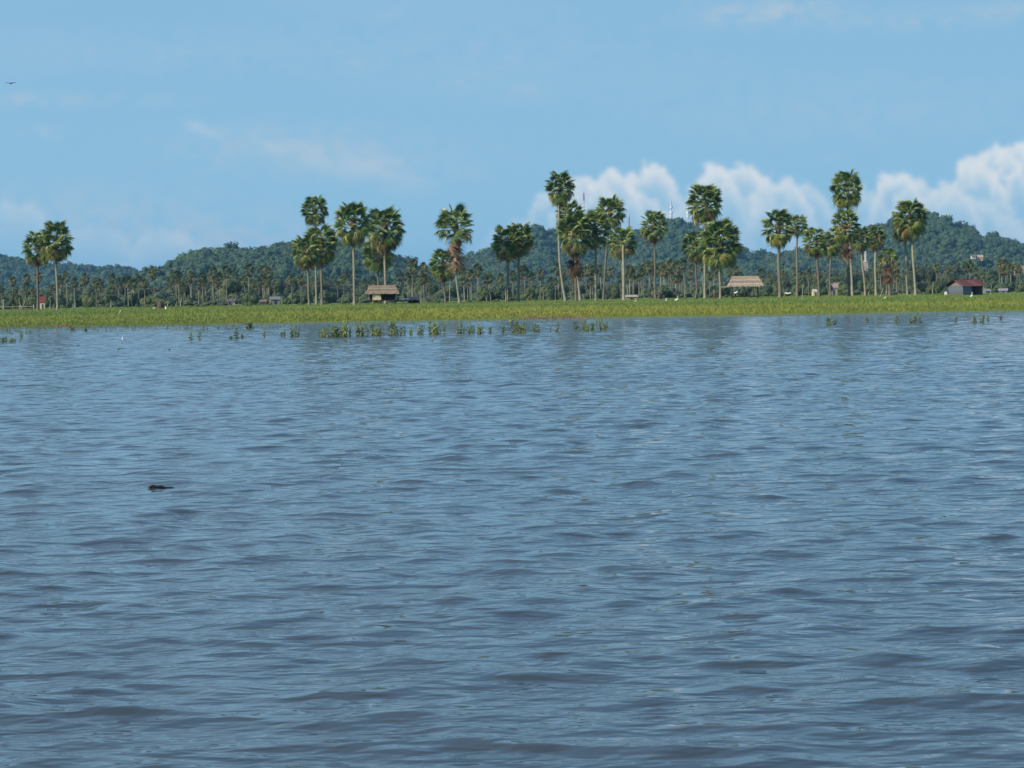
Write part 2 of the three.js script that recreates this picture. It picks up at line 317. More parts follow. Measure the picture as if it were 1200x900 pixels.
function copies(name, geo, mat, list, label, tint = 1, color) {
  const m = lit(new THREE.InstancedMesh(geo, mat, list.length)), M = new THREE.Matrix4(), Q = new THREE.Quaternion(), C = new THREE.Color();
  list.forEach(([x, y, z, s, sy], i) => { Q.setFromAxisAngle(V(0, 1, 0), rnd() * 6.283); M.compose(V(x, y, z), Q, V(s, sy ?? s * rr(0.85, 1.2), s)); m.setMatrixAt(i, M); const c = color ? color(x, z) : pick(PAL), k = rr(0.8, 1.25) * tint; C.setRGB(c[0] * k, c[1] * k, c[2] * k); m.setColorAt(i, C); });
  m.name = numbered(name); m.userData = { kind: 'stuff', label }; scene.add(m); return m;
}
reseed(77);
{
  const sets = [[], [], []]; hillTrees.forEach((t, i) => sets[i % 3].push(t));
  for (const s of sets) copies('hill_forest', crownGeo(7, 240, 7.2, 0.95), leafy, s, 'dense dark green forest covering the far hills', 1, (x, z) => { const k = fbm(x * 0.012, z * 0.012, 3, 3), j = rnd() * 0.6 + k * 0.8 - 0.2; return [mix(0.022, 0.062, j), mix(0.060, 0.125, j), mix(0.022, 0.030, j)]; });
}

// ------------------------------------------------------------------ fan palms
// one leaf: petiole along +y, then a pleated fan in the xy plane
function fanLeaf({ segs = 22, arc = 285, petiole = 1.62, R = 1.02, split = 0.50, droop = 0.25, fold = 0.05, cup = 0.15, w = 0.05 }) {
  const pos = [], tri = (...p) => p.forEach((q) => pos.push(q[0], q[1], q[2]));
  const A0 = -arc / 2 * Math.PI / 180, dA = arc / segs * Math.PI / 180;
  const pt = (a, r, z) => [Math.sin(a) * r, petiole + Math.cos(a) * r, z];
  for (let i = 0; i < segs; i++) {
    const a0 = A0 + i * dA, a1 = a0 + dA, am = a0 + dA / 2, k = 1 - 0.18 * Math.pow(Math.abs(am) / 2.5, 2), rt = R * k * (1 + (rnd() - 0.5) * 0.14), rs = R * k * split, bend = -droop * R * (0.35 + rnd() * 0.9);
    const zc = (r) => -cup * r * r / R;
    const C = [0, petiole, 0], V0 = pt(a0, rs, zc(rs) - fold), V1 = pt(a1, rs, zc(rs) - fold), M = pt(am, rs, zc(rs) + fold), T = pt(am + (rnd() - 0.5) * dA * 0.8, rt, zc(rt) + bend);
    tri(C, M, V0, C, V1, M, V0, M, T, M, V1, T);
  }
  const q = w / 2;
  tri([-q, 0, 0], [q, 0, 0], [q * 0.7, petiole, 0], [-q, 0, 0], [q * 0.7, petiole, 0], [-q * 0.7, petiole, 0], [0, 0, -q], [0, 0, q], [0, petiole, q * 0.7], [0, 0, -q], [0, petiole, q * 0.7], [0, petiole, -q * 0.7]);
  const g = new THREE.BufferGeometry(); g.setAttribute('position', new THREE.Float32BufferAttribute(pos, 3)); g.computeVertexNormals(); return g;
}
reseed(12);
const LEAF = [], OLD = [], DEAD = [];
for (let i = 0; i < 5; i++) LEAF.push(fanLeaf({ droop: 0.12 + 0.08 * i, cup: 0.05 + 0.05 * i, arc: 260 + 12 * i }));
for (let i = 0; i < 3; i++) OLD.push(fanLeaf({ droop: 0.55, cup: 0.35, arc: 250, petiole: 1.5 }));
for (let i = 0; i < 4; i++) DEAD.push(fanLeaf({ droop: 0.9, cup: 0.9, arc: 170 + 20 * i, segs: 14, petiole: 0.9, R: 1.15, fold: 0.1 }));
const green = [[0.175, 0.245, 0.050], [0.135, 0.210, 0.050], [0.235, 0.285, 0.060], [0.105, 0.172, 0.048], [0.300, 0.305, 0.090]].map((c) => phys(...c, 0.42, { transmission: 0.22, thickness: 0 }));
const dying = [[0.20, 0.17, 0.06], [0.22, 0.15, 0.055]].map((c) => phys(...c, 0.8, { transmission: 0.2, thickness: 0 }));
const dead = [[0.17, 0.105, 0.062], [0.24, 0.165, 0.105], [0.115, 0.072, 0.045], [0.28, 0.20, 0.13]].map((c) => std(...c, 0.95));
const orange = std(0.42, 0.19, 0.055, 0.8), fibre = std(0.12, 0.085, 0.055, 1);
const barkTex = noiseTexture(128, 512, (u, v) => { const ring = 0.5 + 0.5 * Math.sin(v * 2 * Math.PI * 22 + 3 * tile(u, v, 3, 2)), n = tile(u, v, 5, 3), p = tile(u, v, 2, 7); const b = 0.56 + 0.10 * ring + 0.28 * (n - 0.5) + 0.25 * (p - 0.5); return [b, b * 0.965, b * 0.90]; });
barkTex.repeat.set(0.6, 0.16);
const barks = [[0.66, 0.70, 0.60], [0.52, 0.52, 0.45], [0.82, 0.85, 0.74], [0.42, 0.41, 0.36]].map((c) => std(...c, 0.95, { map: barkTex }));

function palm({ label, base, D, top, R, n = 42, up = 1, skirt = 9, tone = 0, bark = 0, stalks = 0, girth = 1, spread = 1, bend = 0, sunk = 0, bare: stub = 0 }) {
  D *= K;
  // base: pixel column at the foot; top: [px, py] where the trunk meets the crown; R: crown radius in px; D: metres out
  const foot = at(base, horizonY(base) + 8, D); foot.y = groundY(foot.x, foot.z) - 0.15 - sunk;
  const tp = at(top[0], top[1] - 0.36 * (stub ? 0 : R), D), T = tp.clone().sub(foot), s = R * D / F / 2.16;
  const g = thing('fan_palm', label, 'palm tree', foot, 0);
  const pts = [], rad = [], N = 16;
  const wob = rr(0, 6.28), wa = rr(0.05, 0.22);
  for (let i = 0; i <= N; i++) {
    const t = i / N, q = Math.pow(t, 1.25);
    pts.push(V(T.x * q + bend * Math.sin(t * Math.PI) + wa * Math.sin(t * 7 + wob) * t, T.y * t, wa * Math.cos(t * 5 + wob) * t));
    rad.push(girth * (0.20 + 0.20 * Math.exp(-t * 16) + 0.045 * Math.exp(-Math.pow((t - 0.55) / 0.25, 2)) - 0.035 * t));
  }
  const end = pts[N].clone(); end.x = T.x; pts[N].copy(end);
  const tr = part('trunk', tube(pts, rad, 9), barks[bark], g);
  if (stub) return g;
  // heart of the crown: leaf bases in a rough boss round the stem
  const core = []; const H = 0.95 * up * s;
  core.push(tube([0, 0.25, 0.5, 0.75, 1].map((t) => V(0, t * H * 1.25 - H * 0.35, 0)), [0.24, 0.42, 0.40, 0.30, 0.08].map((r) => r * Math.max(0.7, s)), 8));
  for (let i = 0; i < 16; i++) { const a = i * 2.4, y = (i / 16) * H - H * 0.3, b = V(Math.cos(a) * 0.25, y, Math.sin(a) * 0.25).multiplyScalar(1); core.push(bar(b, b.clone().multiplyScalar(1.0).add(V(Math.cos(a) * 0.5, 0.35, Math.sin(a) * 0.5)), 0.09, 0.04, 4)); }
  const crown = part('crown', merge(core), fibre, g); crown.position.copy(end);
  const Y = V(0, 1, 0), m = new THREE.Matrix4();
  const setLeaf = (geo, mat, name, az, el, y, sc, roll) => {
    const d = V(Math.cos(el) * Math.cos(az), Math.sin(el), Math.cos(el) * Math.sin(az));
    let nrm = Y.clone().addScaledVector(d, -Y.dot(d)); if (nrm.lengthSq() < 1e-3) nrm = V(Math.cos(az), 0, Math.sin(az)).negate(); nrm.normalize();
    nrm.applyAxisAngle(d, roll);
    m.makeBasis(d.clone().cross(nrm).normalize(), d, nrm);
    const o = part(name, geo, mat, crown); o.quaternion.setFromRotationMatrix(m); o.position.set(Math.cos(az) * 0.12, y, Math.sin(az) * 0.12); o.scale.setScalar(sc);
  };
  n = Math.round(n * 1.55);
  for (let i = 0; i < n; i++) {
    const t = (i + 0.5) / n, el = Math.asin(Math.max(-0.96, 0.93 - 1.66 * t * spread)) + rr(-0.16, 0.16), az = i * 2.39996 + rr(-0.3, 0.3);
    const old = t > 0.72, gi = old ? (rnd() < 0.25 ? dying : green) : green;
    const mat = gi === green ? green[Math.min(4, Math.max(0, Math.floor(rr(0, 4) + (old ? 0.9 : 0) - tone)))] : pick(dying);
    setLeaf(old ? pick(OLD) : pick(LEAF), mat, 'leaf', az, el, H * (0.75 - 1.15 * t), s * rr(0.84, 1.02), rr(-1, 1) * 0.85);
  }
  for (let i = 0; i < Math.round(skirt * 0.8); i++) setLeaf(pick(DEAD), pick(dead), 'dead_leaf', i * 2.39996 + rr(-0.4, 0.4), rr(-1.45, -1.0), H * (-0.25 - 0.35 * rnd()) - (skirt > 14 ? (i % 4) * 0.9 * s : 0), s * rr(0.75, 1.05), rr(-0.8, 0.8));
  for (let i = 0; i < stalks; i++) { const a = rr(0.3, 2.8), b = V(Math.cos(a) * 0.3, rr(-0.2, 0.5) * H, Math.sin(a) * 0.3), c = b.clone().add(V(Math.cos(a) * 0.9, 0.1, Math.sin(a) * 0.9)), e = c.clone().add(V(Math.cos(a) * 0.3, -0.9, Math.sin(a) * 0.3)); part('flower_stalk', tube([b, c, e], [0.09, 0.13, 0.07], 5), orange, crown); }
  return g;
}
reseed(1001);
const P = [
  { label: 'fan palm leaning slightly left beside the small red roof, thin crown with brown collar', base: 44.5, D: 262, top: [44, 299], R: 17, n: 34, skirt: 10, up: 1.1, bark: 3 },
  { label: 'straight fan palm with full round crown, partner of the palm by the small red roof', base: 67.5, D: 258, top: [65.5, 292], R: 19, n: 46, skirt: 8, up: 1.25, bark: 0 },
  { label: 'fan palm with brown hanging leaves, shortest of the three-palm clump near the thatched hut', base: 362.5, D: 258, top: [359, 302], R: 17, n: 36, skirt: 12, up: 1.15, bark: 1 },
  { label: 'fan palm whose crown rises highest in the three-palm clump by the thatched hut', base: 371, D: 285, top: [369, 254], R: 15.5, n: 38, skirt: 4, bark: 0 },
  { label: 'fan palm with broad dense crown under the highest one of the three-palm clump', base: 377.5, D: 262, top: [376, 296], R: 19, n: 46, skirt: 9, up: 1.3, bark: 1 },
  { label: 'wide-crowned fan palm with pale trunk flared at the foot, next to the thatched hut', base: 415.5, D: 256, top: [413.5, 272], R: 20.5, n: 48, skirt: 9, up: 1.35, bark: 0, girth: 1.15 },
  { label: 'low dark fan palm standing behind the thatched hut under its taller neighbour', base: 444, D: 292, top: [443, 306], R: 17.5, n: 38, skirt: 6, bark: 3, tone: 1 },
  { label: 'tall fan palm with orange stalks rising right behind the thatched hut roof', base: 452, D: 268, top: [451, 278], R: 21.5, n: 50, skirt: 9, up: 1.35, stalks: 4, bark: 2 },
  { label: 'fan palm with thick brown collar of dead leaves below a thin open crown', base: 539, D: 258, top: [533.5, 276], R: 22, n: 28, skirt: 17, up: 1.0, spread: 0.78, bark: 0, bend: -0.4 },
  { label: 'short dark fan palm at the side of the palm with the thick brown collar', base: 522, D: 266, top: [519.5, 318], R: 16, n: 36, skirt: 6, up: 1.2, bark: 3, tone: 1 },
  { label: 'fan palm with rounded crown, the lower one of the close pair with darkened trunk feet', base: 595.5, D: 262, top: [594, 293], R: 17, n: 44, skirt: 9, up: 1.35, bark: 1 },
  { label: 'fan palm with orange stalks in its crown, the upper one of the close pair', base: 607.5, D: 262, top: [608.5, 288], R: 16.5, n: 42, skirt: 6, up: 1.35, stalks: 6, bark: 1 },
  { label: 'very tall fan palm with small round crown and curved white trunk above a crowded clump', base: 663, D: 268, top: [656.5, 228], R: 16.5, n: 40, skirt: 7, up: 1.1, bark: 2, bend: -0.9 },
  { label: 'bushy fan palm full of brown leaves and orange stalks, in front of the crowded clump', base: 675, D: 256, top: [673.5, 284], R: 20, n: 50, skirt: 16, up: 1.45, stalks: 6, bark: 3 },
  { label: 'pale trunked fan palm half hidden behind the bushy crown with brown leaves', base: 680, D: 280, top: [668, 262], R: 17, n: 36, skirt: 5, bark: 2, up: 1.1 },
  { label: 'fan palm with dense upright crown on a slim pale trunk in the crowded clump', base: 698.5, D: 258, top: [697.5, 278], R: 17.5, n: 46, skirt: 7, up: 1.45, stalks: 5, bark: 0 },
  { label: 'fan palm with open round crown reaching out behind the dense upright one', base: 707, D: 286, top: [715, 257], R: 17, n: 38, skirt: 3, bark: 3 },
  { label: 'dark low fan palm with feathery crown behind the bare pale trunk', base: 730, D: 292, top: [729, 292], R: 16.5, n: 40, skirt: 5, bark: 3, tone: 1 },
  { label: 'lone fan palm with a wide open crown standing against the wooded hill below the masts', base: 768, D: 320, top: [766.5, 272], R: 15.5, n: 32, skirt: 12, up: 1.25, spread: 0.9, bark: 3, tone: 1 },
  { label: 'tall fan palm with round dense crown topping the group next to the open thatched shelter', base: 826, D: 276, top: [826, 248], R: 20, n: 48, skirt: 9, up: 1.2, bark: 2 },
  { label: 'fan palm with the broadest crown, mixed green and yellow, next to the open thatched shelter', base: 844, D: 258, top: [844, 298], R: 23.5, n: 58, skirt: 6, up: 1.35, stalks: 3, bark: 0 },
  { label: 'dark fan palm tucked behind the broadest crown next to the thatched shelter', base: 817, D: 290, top: [815, 296], R: 15.5, n: 36, skirt: 6, bark: 3, tone: 1 },
  { label: 'fan palm with airy crown and stout grey trunk beside the open thatched shelter', base: 914, D: 256, top: [912, 276], R: 18.5, n: 38, skirt: 3, up: 1.3, spread: 1.05, bark: 1, girth: 1.3 },
  { label: 'slender fan palm with small crown touching the airy crown of its stout neighbour', base: 934, D: 300, top: [934.5, 270], R: 12, n: 32, skirt: 3, bark: 1 },
  { label: 'low fan palm with dark brown skirt and pale leaf tips beside the tallest palms', base: 960, D: 262, top: [956.5, 290], R: 14.5, n: 34, skirt: 14, up: 1.2, bark: 3, tone: 1 },
  { label: 'dark fan palm half hidden between the brown-skirted one and the tallest palms', base: 973, D: 296, top: [973, 292], R: 13.5, n: 34, skirt: 5, bark: 3, tone: 1 },
  { label: 'tallest fan palm of all with a high narrow crown and long pale trunk', base: 999, D: 268, top: [992, 231], R: 17.5, n: 46, skirt: 4, up: 1.6, bark: 2, spread: 1.02 },
  { label: 'fan palm with orange stalks and brown skirt, its crown directly under the tallest crown', base: 995.5, D: 262, top: [990.5, 274], R: 17, n: 42, skirt: 16, up: 1.25, stalks: 9, bark: 3 },
  { label: 'narrow fan palm with slim pale trunk next to the tallest palms', base: 1014, D: 270, top: [1009, 286], R: 11.5, n: 34, skirt: 8, up: 1.6, bark: 0 },
  { label: 'fan palm with few orange stalks between the slim palm and the dying palm', base: 1026.5, D: 276, top: [1025.5, 284], R: 11.5, n: 32, skirt: 11, up: 1.5, stalks: 2, bark: 2 },
  { label: 'short dying fan palm covered with brown leaves', base: 1043, D: 258, top: [1041, 310], R: 12, n: 16, skirt: 32, up: 1.0, spread: 0.6, stalks: 3, bark: 3, girth: 1.4 },
  { label: 'tall fan palm with big rounded crown and white leaning trunk, nearest the red roofed hut', base: 1073, D: 258, top: [1067, 266], R: 19, n: 52, skirt: 8, up: 1.45, bark: 2 },
  { label: 'darker fan palm half hidden behind the big crown with the white leaning trunk', base: 1063.5, D: 272, top: [1059, 273], R: 14, n: 34, skirt: 8, up: 1.1, bark: 0, tone: 1 },
];
for (const p of P) palm(p);
{ const t = palm({ label: 'bare pale palm trunk without any crown standing before the dark low palm', base: 731, D: 254, top: [730.5, 287], R: 10, bark: 2, bare: 1, girth: 1.15 }); t.name = numbered('dead_palm_trunk'); t.userData.category = 'trunk'; }

// palms of the distant belt
reseed(404);
const farGreen = [[0.125, 0.150, 0.046], [0.090, 0.122, 0.042], [0.155, 0.165, 0.055], [0.072, 0.105, 0.038]].map((c) => phys(...c, 0.6, { transmission: 0.2, thickness: 0 }));
function farPalm(k) {
  const g = new THREE.Group();
  const h = rr(9.5, 12.5), lean = rr(-0.7, 0.7);
  const L = fanLeaf({ segs: 13, petiole: 1.1, R: 1.0, droop: 0.3, cup: 0.2 }), O = fanLeaf({ segs: 11, petiole: 1.0, R: 1.0, droop: 0.6, cup: 0.4 });
  part('trunk', tube([0, 0.3, 0.65, 1].map((t) => V(lean * t * t, h * t - 0.4, 0)), [0.22, 0.15, 0.14, 0.12], 6), barks[k % 3 === 0 ? 0 : k % 3 === 1 ? 2 : 1], g);
  const leaves = [], old = [], Y = V(0, 1, 0);
  const n = 24 + Math.floor(rnd() * 8);
  for (let i = 0; i < n; i++) {
    const t = i / n, hang = t > 0.84, el = (hang ? rr(-86, -66) : 80 - 140 * t + rr(-12, 12)) * Math.PI / 180, az = i * 2.4 + rr(-0.3, 0.3), d = V(Math.cos(el) * Math.cos(az), Math.sin(el), Math.cos(el) * Math.sin(az));
    const nrm = Y.clone().addScaledVector(d, -Y.dot(d)).normalize().applyAxisAngle(d, rr(-1.2, 1.2)), m = new THREE.Matrix4().makeBasis(d.clone().cross(nrm).normalize(), d, nrm);
    const q = (t > 0.7 ? O : L).clone(); q.scale(1, 1, 1); q.applyMatrix4(m); q.translate(lean, h + 0.9 - 1.7 * t, 0); (hang ? old : leaves).push(q);
  }
  const c = part('crown', merge(leaves), farGreen[k % 4], g);
  part('dead_skirt', merge(old), dead[k % 4], c);
  return g;
}
const protos = []; for (let i = 0; i < 8; i++) protos.push(farPalm(i));
{
  const fixed = [15, 29, 39, 79, 87, 100, 113, 116, 133, 140, 151, 163, 170, 208, 217, 233, 238, 250, 256, 266, 276, 288, 297, 303, 309, 313, 322, 343, 404, 478, 484, 487, 497, 548, 553, 560, 587, 616, 623, 651, 658, 693, 711, 735, 738, 743, 749, 752, 761, 774, 779, 784, 787, 791, 798, 802, 810, 832, 836, 860, 863, 902, 920, 948, 1026, 1033, 1050, 1053, 1087, 1133, 1174, 1178];
  const spots = fixed.map((x) => [x + rr(-0.6, 0.6), rr(400, 520), 1]);
  for (let x = -60; x < 1270; x += rr(8, 18)) spots.push([x, rr(430, 640), 0]);
  const dense = [[205, 260, 10], [640, 700, 10], [735, 815, 14], [480, 500, 5], [540, 580, 6], [296, 316, 6], [1120, 1200, 8]];
  for (const [a, b, n] of dense) for (let i = 0; i < n; i++) spots.push([rr(a, b), rr(420, 560), 0]);
  const low = (x) => x > 880 && x < 1130 ? 0.82 : 1;
  for (const [x, D, f] of spots) {
    const o = pick(protos).clone(), p = at(x, horizonY(x) + 3, D * K); o.name = numbered('distant_palm');
    o.position.set(p.x, groundY(p.x, p.z) - 0.2, p.z); o.rotation.y = rnd() * 6.283; const s = rr(0.58, 0.98) * low(x) * (D / 520) ** 0.35 * (rnd() < 0.2 ? 0.8 : 1); o.scale.set(s * 1.05, s, s * 1.05);
    o.userData = { label: 'slender distant fan palm in the belt before the dark wood', category: 'palm tree', group: 'palms in the distant belt' };
    scene.add(o);
  }
}
// the wood behind them, its undergrowth and the scrub at the edge of the field: masses nobody could count
{
  reseed(88);
  const wood = [[], [], []], under = [[], []], bank = [];
  for (let i = 0; i < 1500; i++) { const D = rr(560, 900) * K, x = rr(-0.52, 0.52) * D / K; wood[i % 3].push([x, groundY(x, -D) - 1.5, -D, rr(0.7, 1.2), rr(0.6, 1.15) * (fbm(x * 0.012, 3, 4, 2) * 0.9 + 0.5)]); }
  for (const w of wood) copies('wood', crownGeo(8, 420, 6.4, 0.55), leafy, w, 'dark green broadleaf wood behind the belt of palms', 0.75);
  for (let i = 0; i < 620; i++) { const D = rr(400, 600) * K, x = rr(-0.5, 0.5) * D / K; under[i % 2].push([x, groundY(x, -D) - 0.7, -D, rr(0.6, 1.5), rr(0.5, 1.4) * (0.5 + fbm(x * 0.03, 8, 1, 2))]); }
  for (const w of under) copies('undergrowth', crownGeo(6, 300, 2.4, 0.3), leafy, w, 'leafy undergrowth among the distant palms', 1.0);
  for (let i = 0; i < 420; i++) { const D = rr(275, 400) * K, x = rr(-0.48, 0.48) * D / K; if (fbm(x * 0.05, D * 0.02, 6, 2) < 0.47) continue; bank.push([x, groundY(x, -D) - 0.2, -D, rr(0.5, 1.2), rr(0.4, 1.0)]); }
  copies('field_scrub', crownGeo(5, 240, 1.0, 0.14), leafy, bank, 'low scrub along the far edge of the grass field', 1.15);
}

// ------------------------------------------------------------------ grass of the field and along the waterline
{
  reseed(55);
  const tuft = (n, h, sp, w) => { const pos = []; for (let i = 0; i < n; i++) { const a = rnd() * 6.283, q = Math.sqrt(rnd()) * sp, x = Math.cos(a) * q, z = Math.sin(a) * q, b = rnd() * 6.283, H = h * rr(0.55, 1.1), lx = Math.cos(b), lz = Math.sin(b), le = H * rr(0.1, 0.6), c = rnd() * 6.283, wx = Math.cos(c) * w, wz = Math.sin(c) * w; pos.push(x - wx, 0, z - wz, x + wx, 0, z + wz, x + lx * le * 0.4 + wx * 0.6, H * 0.65, z + lz * le * 0.4 + wz * 0.6, x - wx, 0, z - wz, x + lx * le * 0.4 + wx * 0.6, H * 0.65, z + lz * le * 0.4 + wz * 0.6, x + lx * le, H, z + lz * le); } const g = new THREE.BufferGeometry(); g.setAttribute('position', new THREE.Float32BufferAttribute(pos, 3)); g.computeVertexNormals(); return g; };
  const blade = phys(1, 1, 1, 0.7, { transmission: 0.3, thickness: 0 });
  const tone = (x, z) => {
    const d = (-z - SHORE) / K, n = fbm(x * 0.035, z * 0.06, 4.2, 3), m = fbm(x * 0.4, z * 0.4, 1.3, 2);
    const y = sm(0.40, 0.62, n) * 0.6 + (m - 0.5) * 0.5 + (d < 26 ? 0.45 : 0) - (d > 30 && d < 75 ? 0.25 : 0), k = Math.min(1, Math.max(0, y));
    return [mix(0.140, 0.260, k), mix(0.225, 0.285, k), mix(0.040, 0.042, k)];
  };
  const near = [[], []], far = [];
  for (let i = 0; i < 120000; i++) { const d = Math.pow(rnd(), 1.25) * 62 * K, D = SHORE + d, x = rr(-0.46, 0.46) * (D + 8) / K; const dd = D - shoreAt(x); if (dd < 0) continue; const s = rr(0.7, 1.25) * sm(-0.6, 6, dd + 1); near[i % 2].push([x, groundY(x, -D) - 0.02, -D, s, s * rr(0.7, 1.25)]); }
  for (let i = 0; i < 70000; i++) { const D = rr(SHORE + 55 * K, 330 * K), x = rr(-0.46, 0.46) * D / K; far.push([x, groundY(x, -D) - 0.02, -D, rr(1.1, 1.9), rr(0.7, 1.2)]); }
  for (const l of near) copies('field_grass', tuft(11, 0.34, 0.2, 0.012), blade, l, 'bright green grass covering the flooded field', 1, tone);
  copies('field_grass', tuft(12, 0.36, 0.24, 0.016), blade, far, 'bright green grass covering the flooded field', 1, tone);
  const wet = [];
  const wetSpots = (n, x0, x1, y0, y1, k) => { for (let i = 0; i < n; i++) { const px = rr(x0, x1), dy = y0 + (y1 - y0) * Math.pow(rnd(), k), D = EYE * F / dy, p = at(px, horizonY(px) + dy, D); if (fbm(px * 0.03, dy * 0.5, 2.2, 2) < 0.42) continue; wet.push([p.x, -0.08, -D, rr(0.35, 0.8), rr(0.3, 0.85)]); } };
  wetSpots(900, -60, 300, 27, 35, 1.6); wetSpots(260, 300, 620, 27, 38, 1.2); wetSpots(60, 620, 1240, 28, 36, 1.4); wetSpots(80, -60, 24, 40, 44, 1);
  copies('drowned_grass', tuft(8, 0.42, 0.3, 0.012), blade, wet, 'sparse drowned grass standing in the shallows', 0.95, () => [0.12, 0.16, 0.045]);
  // wind-blown straw at the water's edge
  const straw = []; for (let i = 0; i < 420; i++) { const px = rnd() < 0.55 ? rr(63, 82) : rr(610, 690), D = 188.4 + rr(-0.6, 1.0), p = at(px, 380, D); straw.push([p.x, groundY(p.x, -D) + 0.08, -D, rr(0.5, 1), 0.12]); }
  copies('washed_up_straw', tuft(9, 0.5, 0.35, 0.02), std(1, 1, 1, 1), straw, 'brown washed-up straw lying along the waterline', 1, () => [0.30, 0.20, 0.11]);
}

// ------------------------------------------------------------------ water shrubs
{
  reseed(66);
  const leafMat = [[0.26, 0.31, 0.075], [0.18, 0.26, 0.085], [0.21, 0.27, 0.09], [0.15, 0.22, 0.085]].map((c) => phys(...c, 0.6, { transmission: 0.25, thickness: 0 }));
  const stemMat = std(0.14, 0.11, 0.07, 0.9);
  function shrub(kind) {                                   // about 1 m tall before scaling
    const g = new THREE.Group(), stems = [], pos = [];
    const ns = kind === 2 ? 3 : 8, sp = kind === 2 ? 0.1 : 0.36;
    for (let i = 0; i < ns; i++) {
      const a = rnd() * 6.283, q = Math.sqrt(rnd()) * sp, b = V(Math.cos(a) * q, -0.4, Math.sin(a) * q), h = rr(0.5, 1.05) * (1 - 0.3 * q / 0.4), tp = V(b.x * 1.35 + rr(-0.1, 0.1), h, b.z * 1.35 + rr(-0.1, 0.1));
      stems.push(bar(b, tp, 0.014, 0.006, 4));
      const nl = 15 + Math.floor(rnd() * 8);
      for (let k = 0; k < nl; k++) {
        const t = 0.34 + 0.66 * (k / nl), c = b.clone().lerp(tp, t), az = k * 2.4 + rr(-0.5, 0.5), el = rr(-0.5, 0.8), L = rr(0.16, 0.28), w = L * rr(0.3, 0.45);
        const d = V(Math.cos(az) * Math.cos(el), Math.sin(el), Math.sin(az) * Math.cos(el)), sde = d.clone().cross(V(0, 1, 0)).normalize().applyAxisAngle(d, rr(-0.8, 0.8));
        const o = c.clone().addScaledVector(d, 0.02), mid = o.clone().addScaledVector(d, L * 0.5), e = o.clone().addScaledVector(d, L).add(V(0, -0.03, 0)), l = mid.clone().addScaledVector(sde, w), r = mid.clone().addScaledVector(sde, -w);
        for (const p of [o, l, e, o, e, r]) pos.push(p.x, p.y, p.z);
      }
    }
    const G = new THREE.BufferGeometry(); G.setAttribute('position', new THREE.Float32BufferAttribute(pos, 3)); G.computeVertexNormals();
    part('stem', merge(stems), stemMat, g); part('foliage', G, leafMat[kind], g); return g;
  }
  const kinds = [shrub(0), shrub(1), shrub(2), shrub(3)];
  // [px, py of the waterline, width px, height px, kind]
  const S = [[381, 395, 9, 13, 0], [387, 395, 8, 12, 1], [392, 395, 9, 14, 1], [397, 395, 9, 12, 3], [404.5, 395, 7, 21, 0], [408, 394.5, 6, 12, 3], [421, 394, 8, 13, 3], [427, 394, 8, 15, 1], [437, 393.5, 6, 14, 1], [442, 393.5, 8, 11, 0], [446, 393.5, 5, 10, 3], [458, 393, 6, 14, 2], [462, 393, 8, 17, 1], [468, 393, 7, 11, 3], [474, 393, 4, 8, 2], [481, 393, 4, 9, 0], [491, 392, 5, 11, 1], [495, 392, 4, 8, 2],
    [504, 392, 5, 11, 2], [509, 392, 9, 15, 0], [514, 391.5, 5, 9, 1], [520.5, 391.5, 4, 11, 2], [538, 391, 6, 13, 1], [542, 391, 4, 8, 3], [549, 391, 6, 9, 1], [554, 391, 5, 10, 1], [563, 391, 9, 11, 0], [574.5, 390.5, 5, 8, 1], [590, 390, 5, 8, 1], [600, 390, 5, 13, 2], [605, 390, 7, 13, 1], [610, 390, 9, 12, 0], [615, 389.5, 6, 8, 1], [627, 389, 6, 10, 1], [631, 389, 4, 7, 2], [653, 388.5, 5, 9, 2], [645, 388, 3, 4, 2], [675, 388, 5, 8, 2],
    [685, 388, 6, 13, 1], [689, 388, 5, 10, 0], [694, 387.5, 6, 10, 1], [705, 387, 6, 14, 1], [709, 387, 6, 10, 0], [972, 381, 8, 10, 1], [978, 380, 5, 5, 2], [1016, 377, 4, 4, 2], [1051, 379, 5, 8, 2], [1069, 378.5, 8, 9, 1], [1078, 378, 5, 8, 2], [1120, 377, 5, 5, 2], [1141, 378, 6, 9, 1], [1150, 378, 6, 10, 1], [1158, 376, 4, 5, 2], [1173, 375, 5, 5, 2],
    [5, 401, 9, 6, 1], [14, 401, 8, 6, 0], [25, 396, 4, 6, 2], [224, 398, 6, 7, 2], [234, 398, 5, 8, 2], [270, 397, 6, 4, 1], [277, 396.5, 7, 9, 2], [283, 396, 5, 5, 1], [332, 394, 5, 7, 3], [345, 394.5, 8, 10, 1], [348, 394, 5, 8, 3], [292, 385, 12, 8, 1], [310, 395, 4, 6, 2], [86, 387, 6, 5, 3], [100, 388, 5, 4, 3]];
  for (const [px, py, w, h, kind] of S) {
    const D = EYE * F / (py - horizonY(px)), p = at(px, py, D), o = kinds[kind].clone(); o.name = numbered('water_shrub'); o.position.set(p.x, -0.02, p.z); o.rotation.y = rnd() * 6.283;
    const m = D / F; o.scale.set(w * m / (kind === 2 ? 0.42 : 0.86), h * m * 1.35, w * m / (kind === 2 ? 0.42 : 0.86));
    const tall = kind === 2; o.userData = { label: tall ? 'thin sprig of a leafy water plant poking out of the lake' : 'bushy leafy water plant standing in the lake off the grass shore', category: 'water plant', group: tall ? 'thin water plants off the shore' : 'bushy water plants off the shore' };
    scene.add(o);
  }
  reseed(9);
  const bits = []; for (let i = 0; i < 14; i++) { const px = rr(0, 700), dy = rr(36, 58), D = EYE * F / dy, p = at(px, horizonY(px) + dy, D); bits.push([p.x, 0.0, -D, rr(0.03, 0.08), rr(0.02, 0.05)]); }
  copies('floating_debris', new THREE.IcosahedronGeometry(1, 1), std(1, 1, 1, 0.9), bits, 'small dark bits of weed floating near the water plants', 1, () => [0.06, 0.06, 0.04]);
}

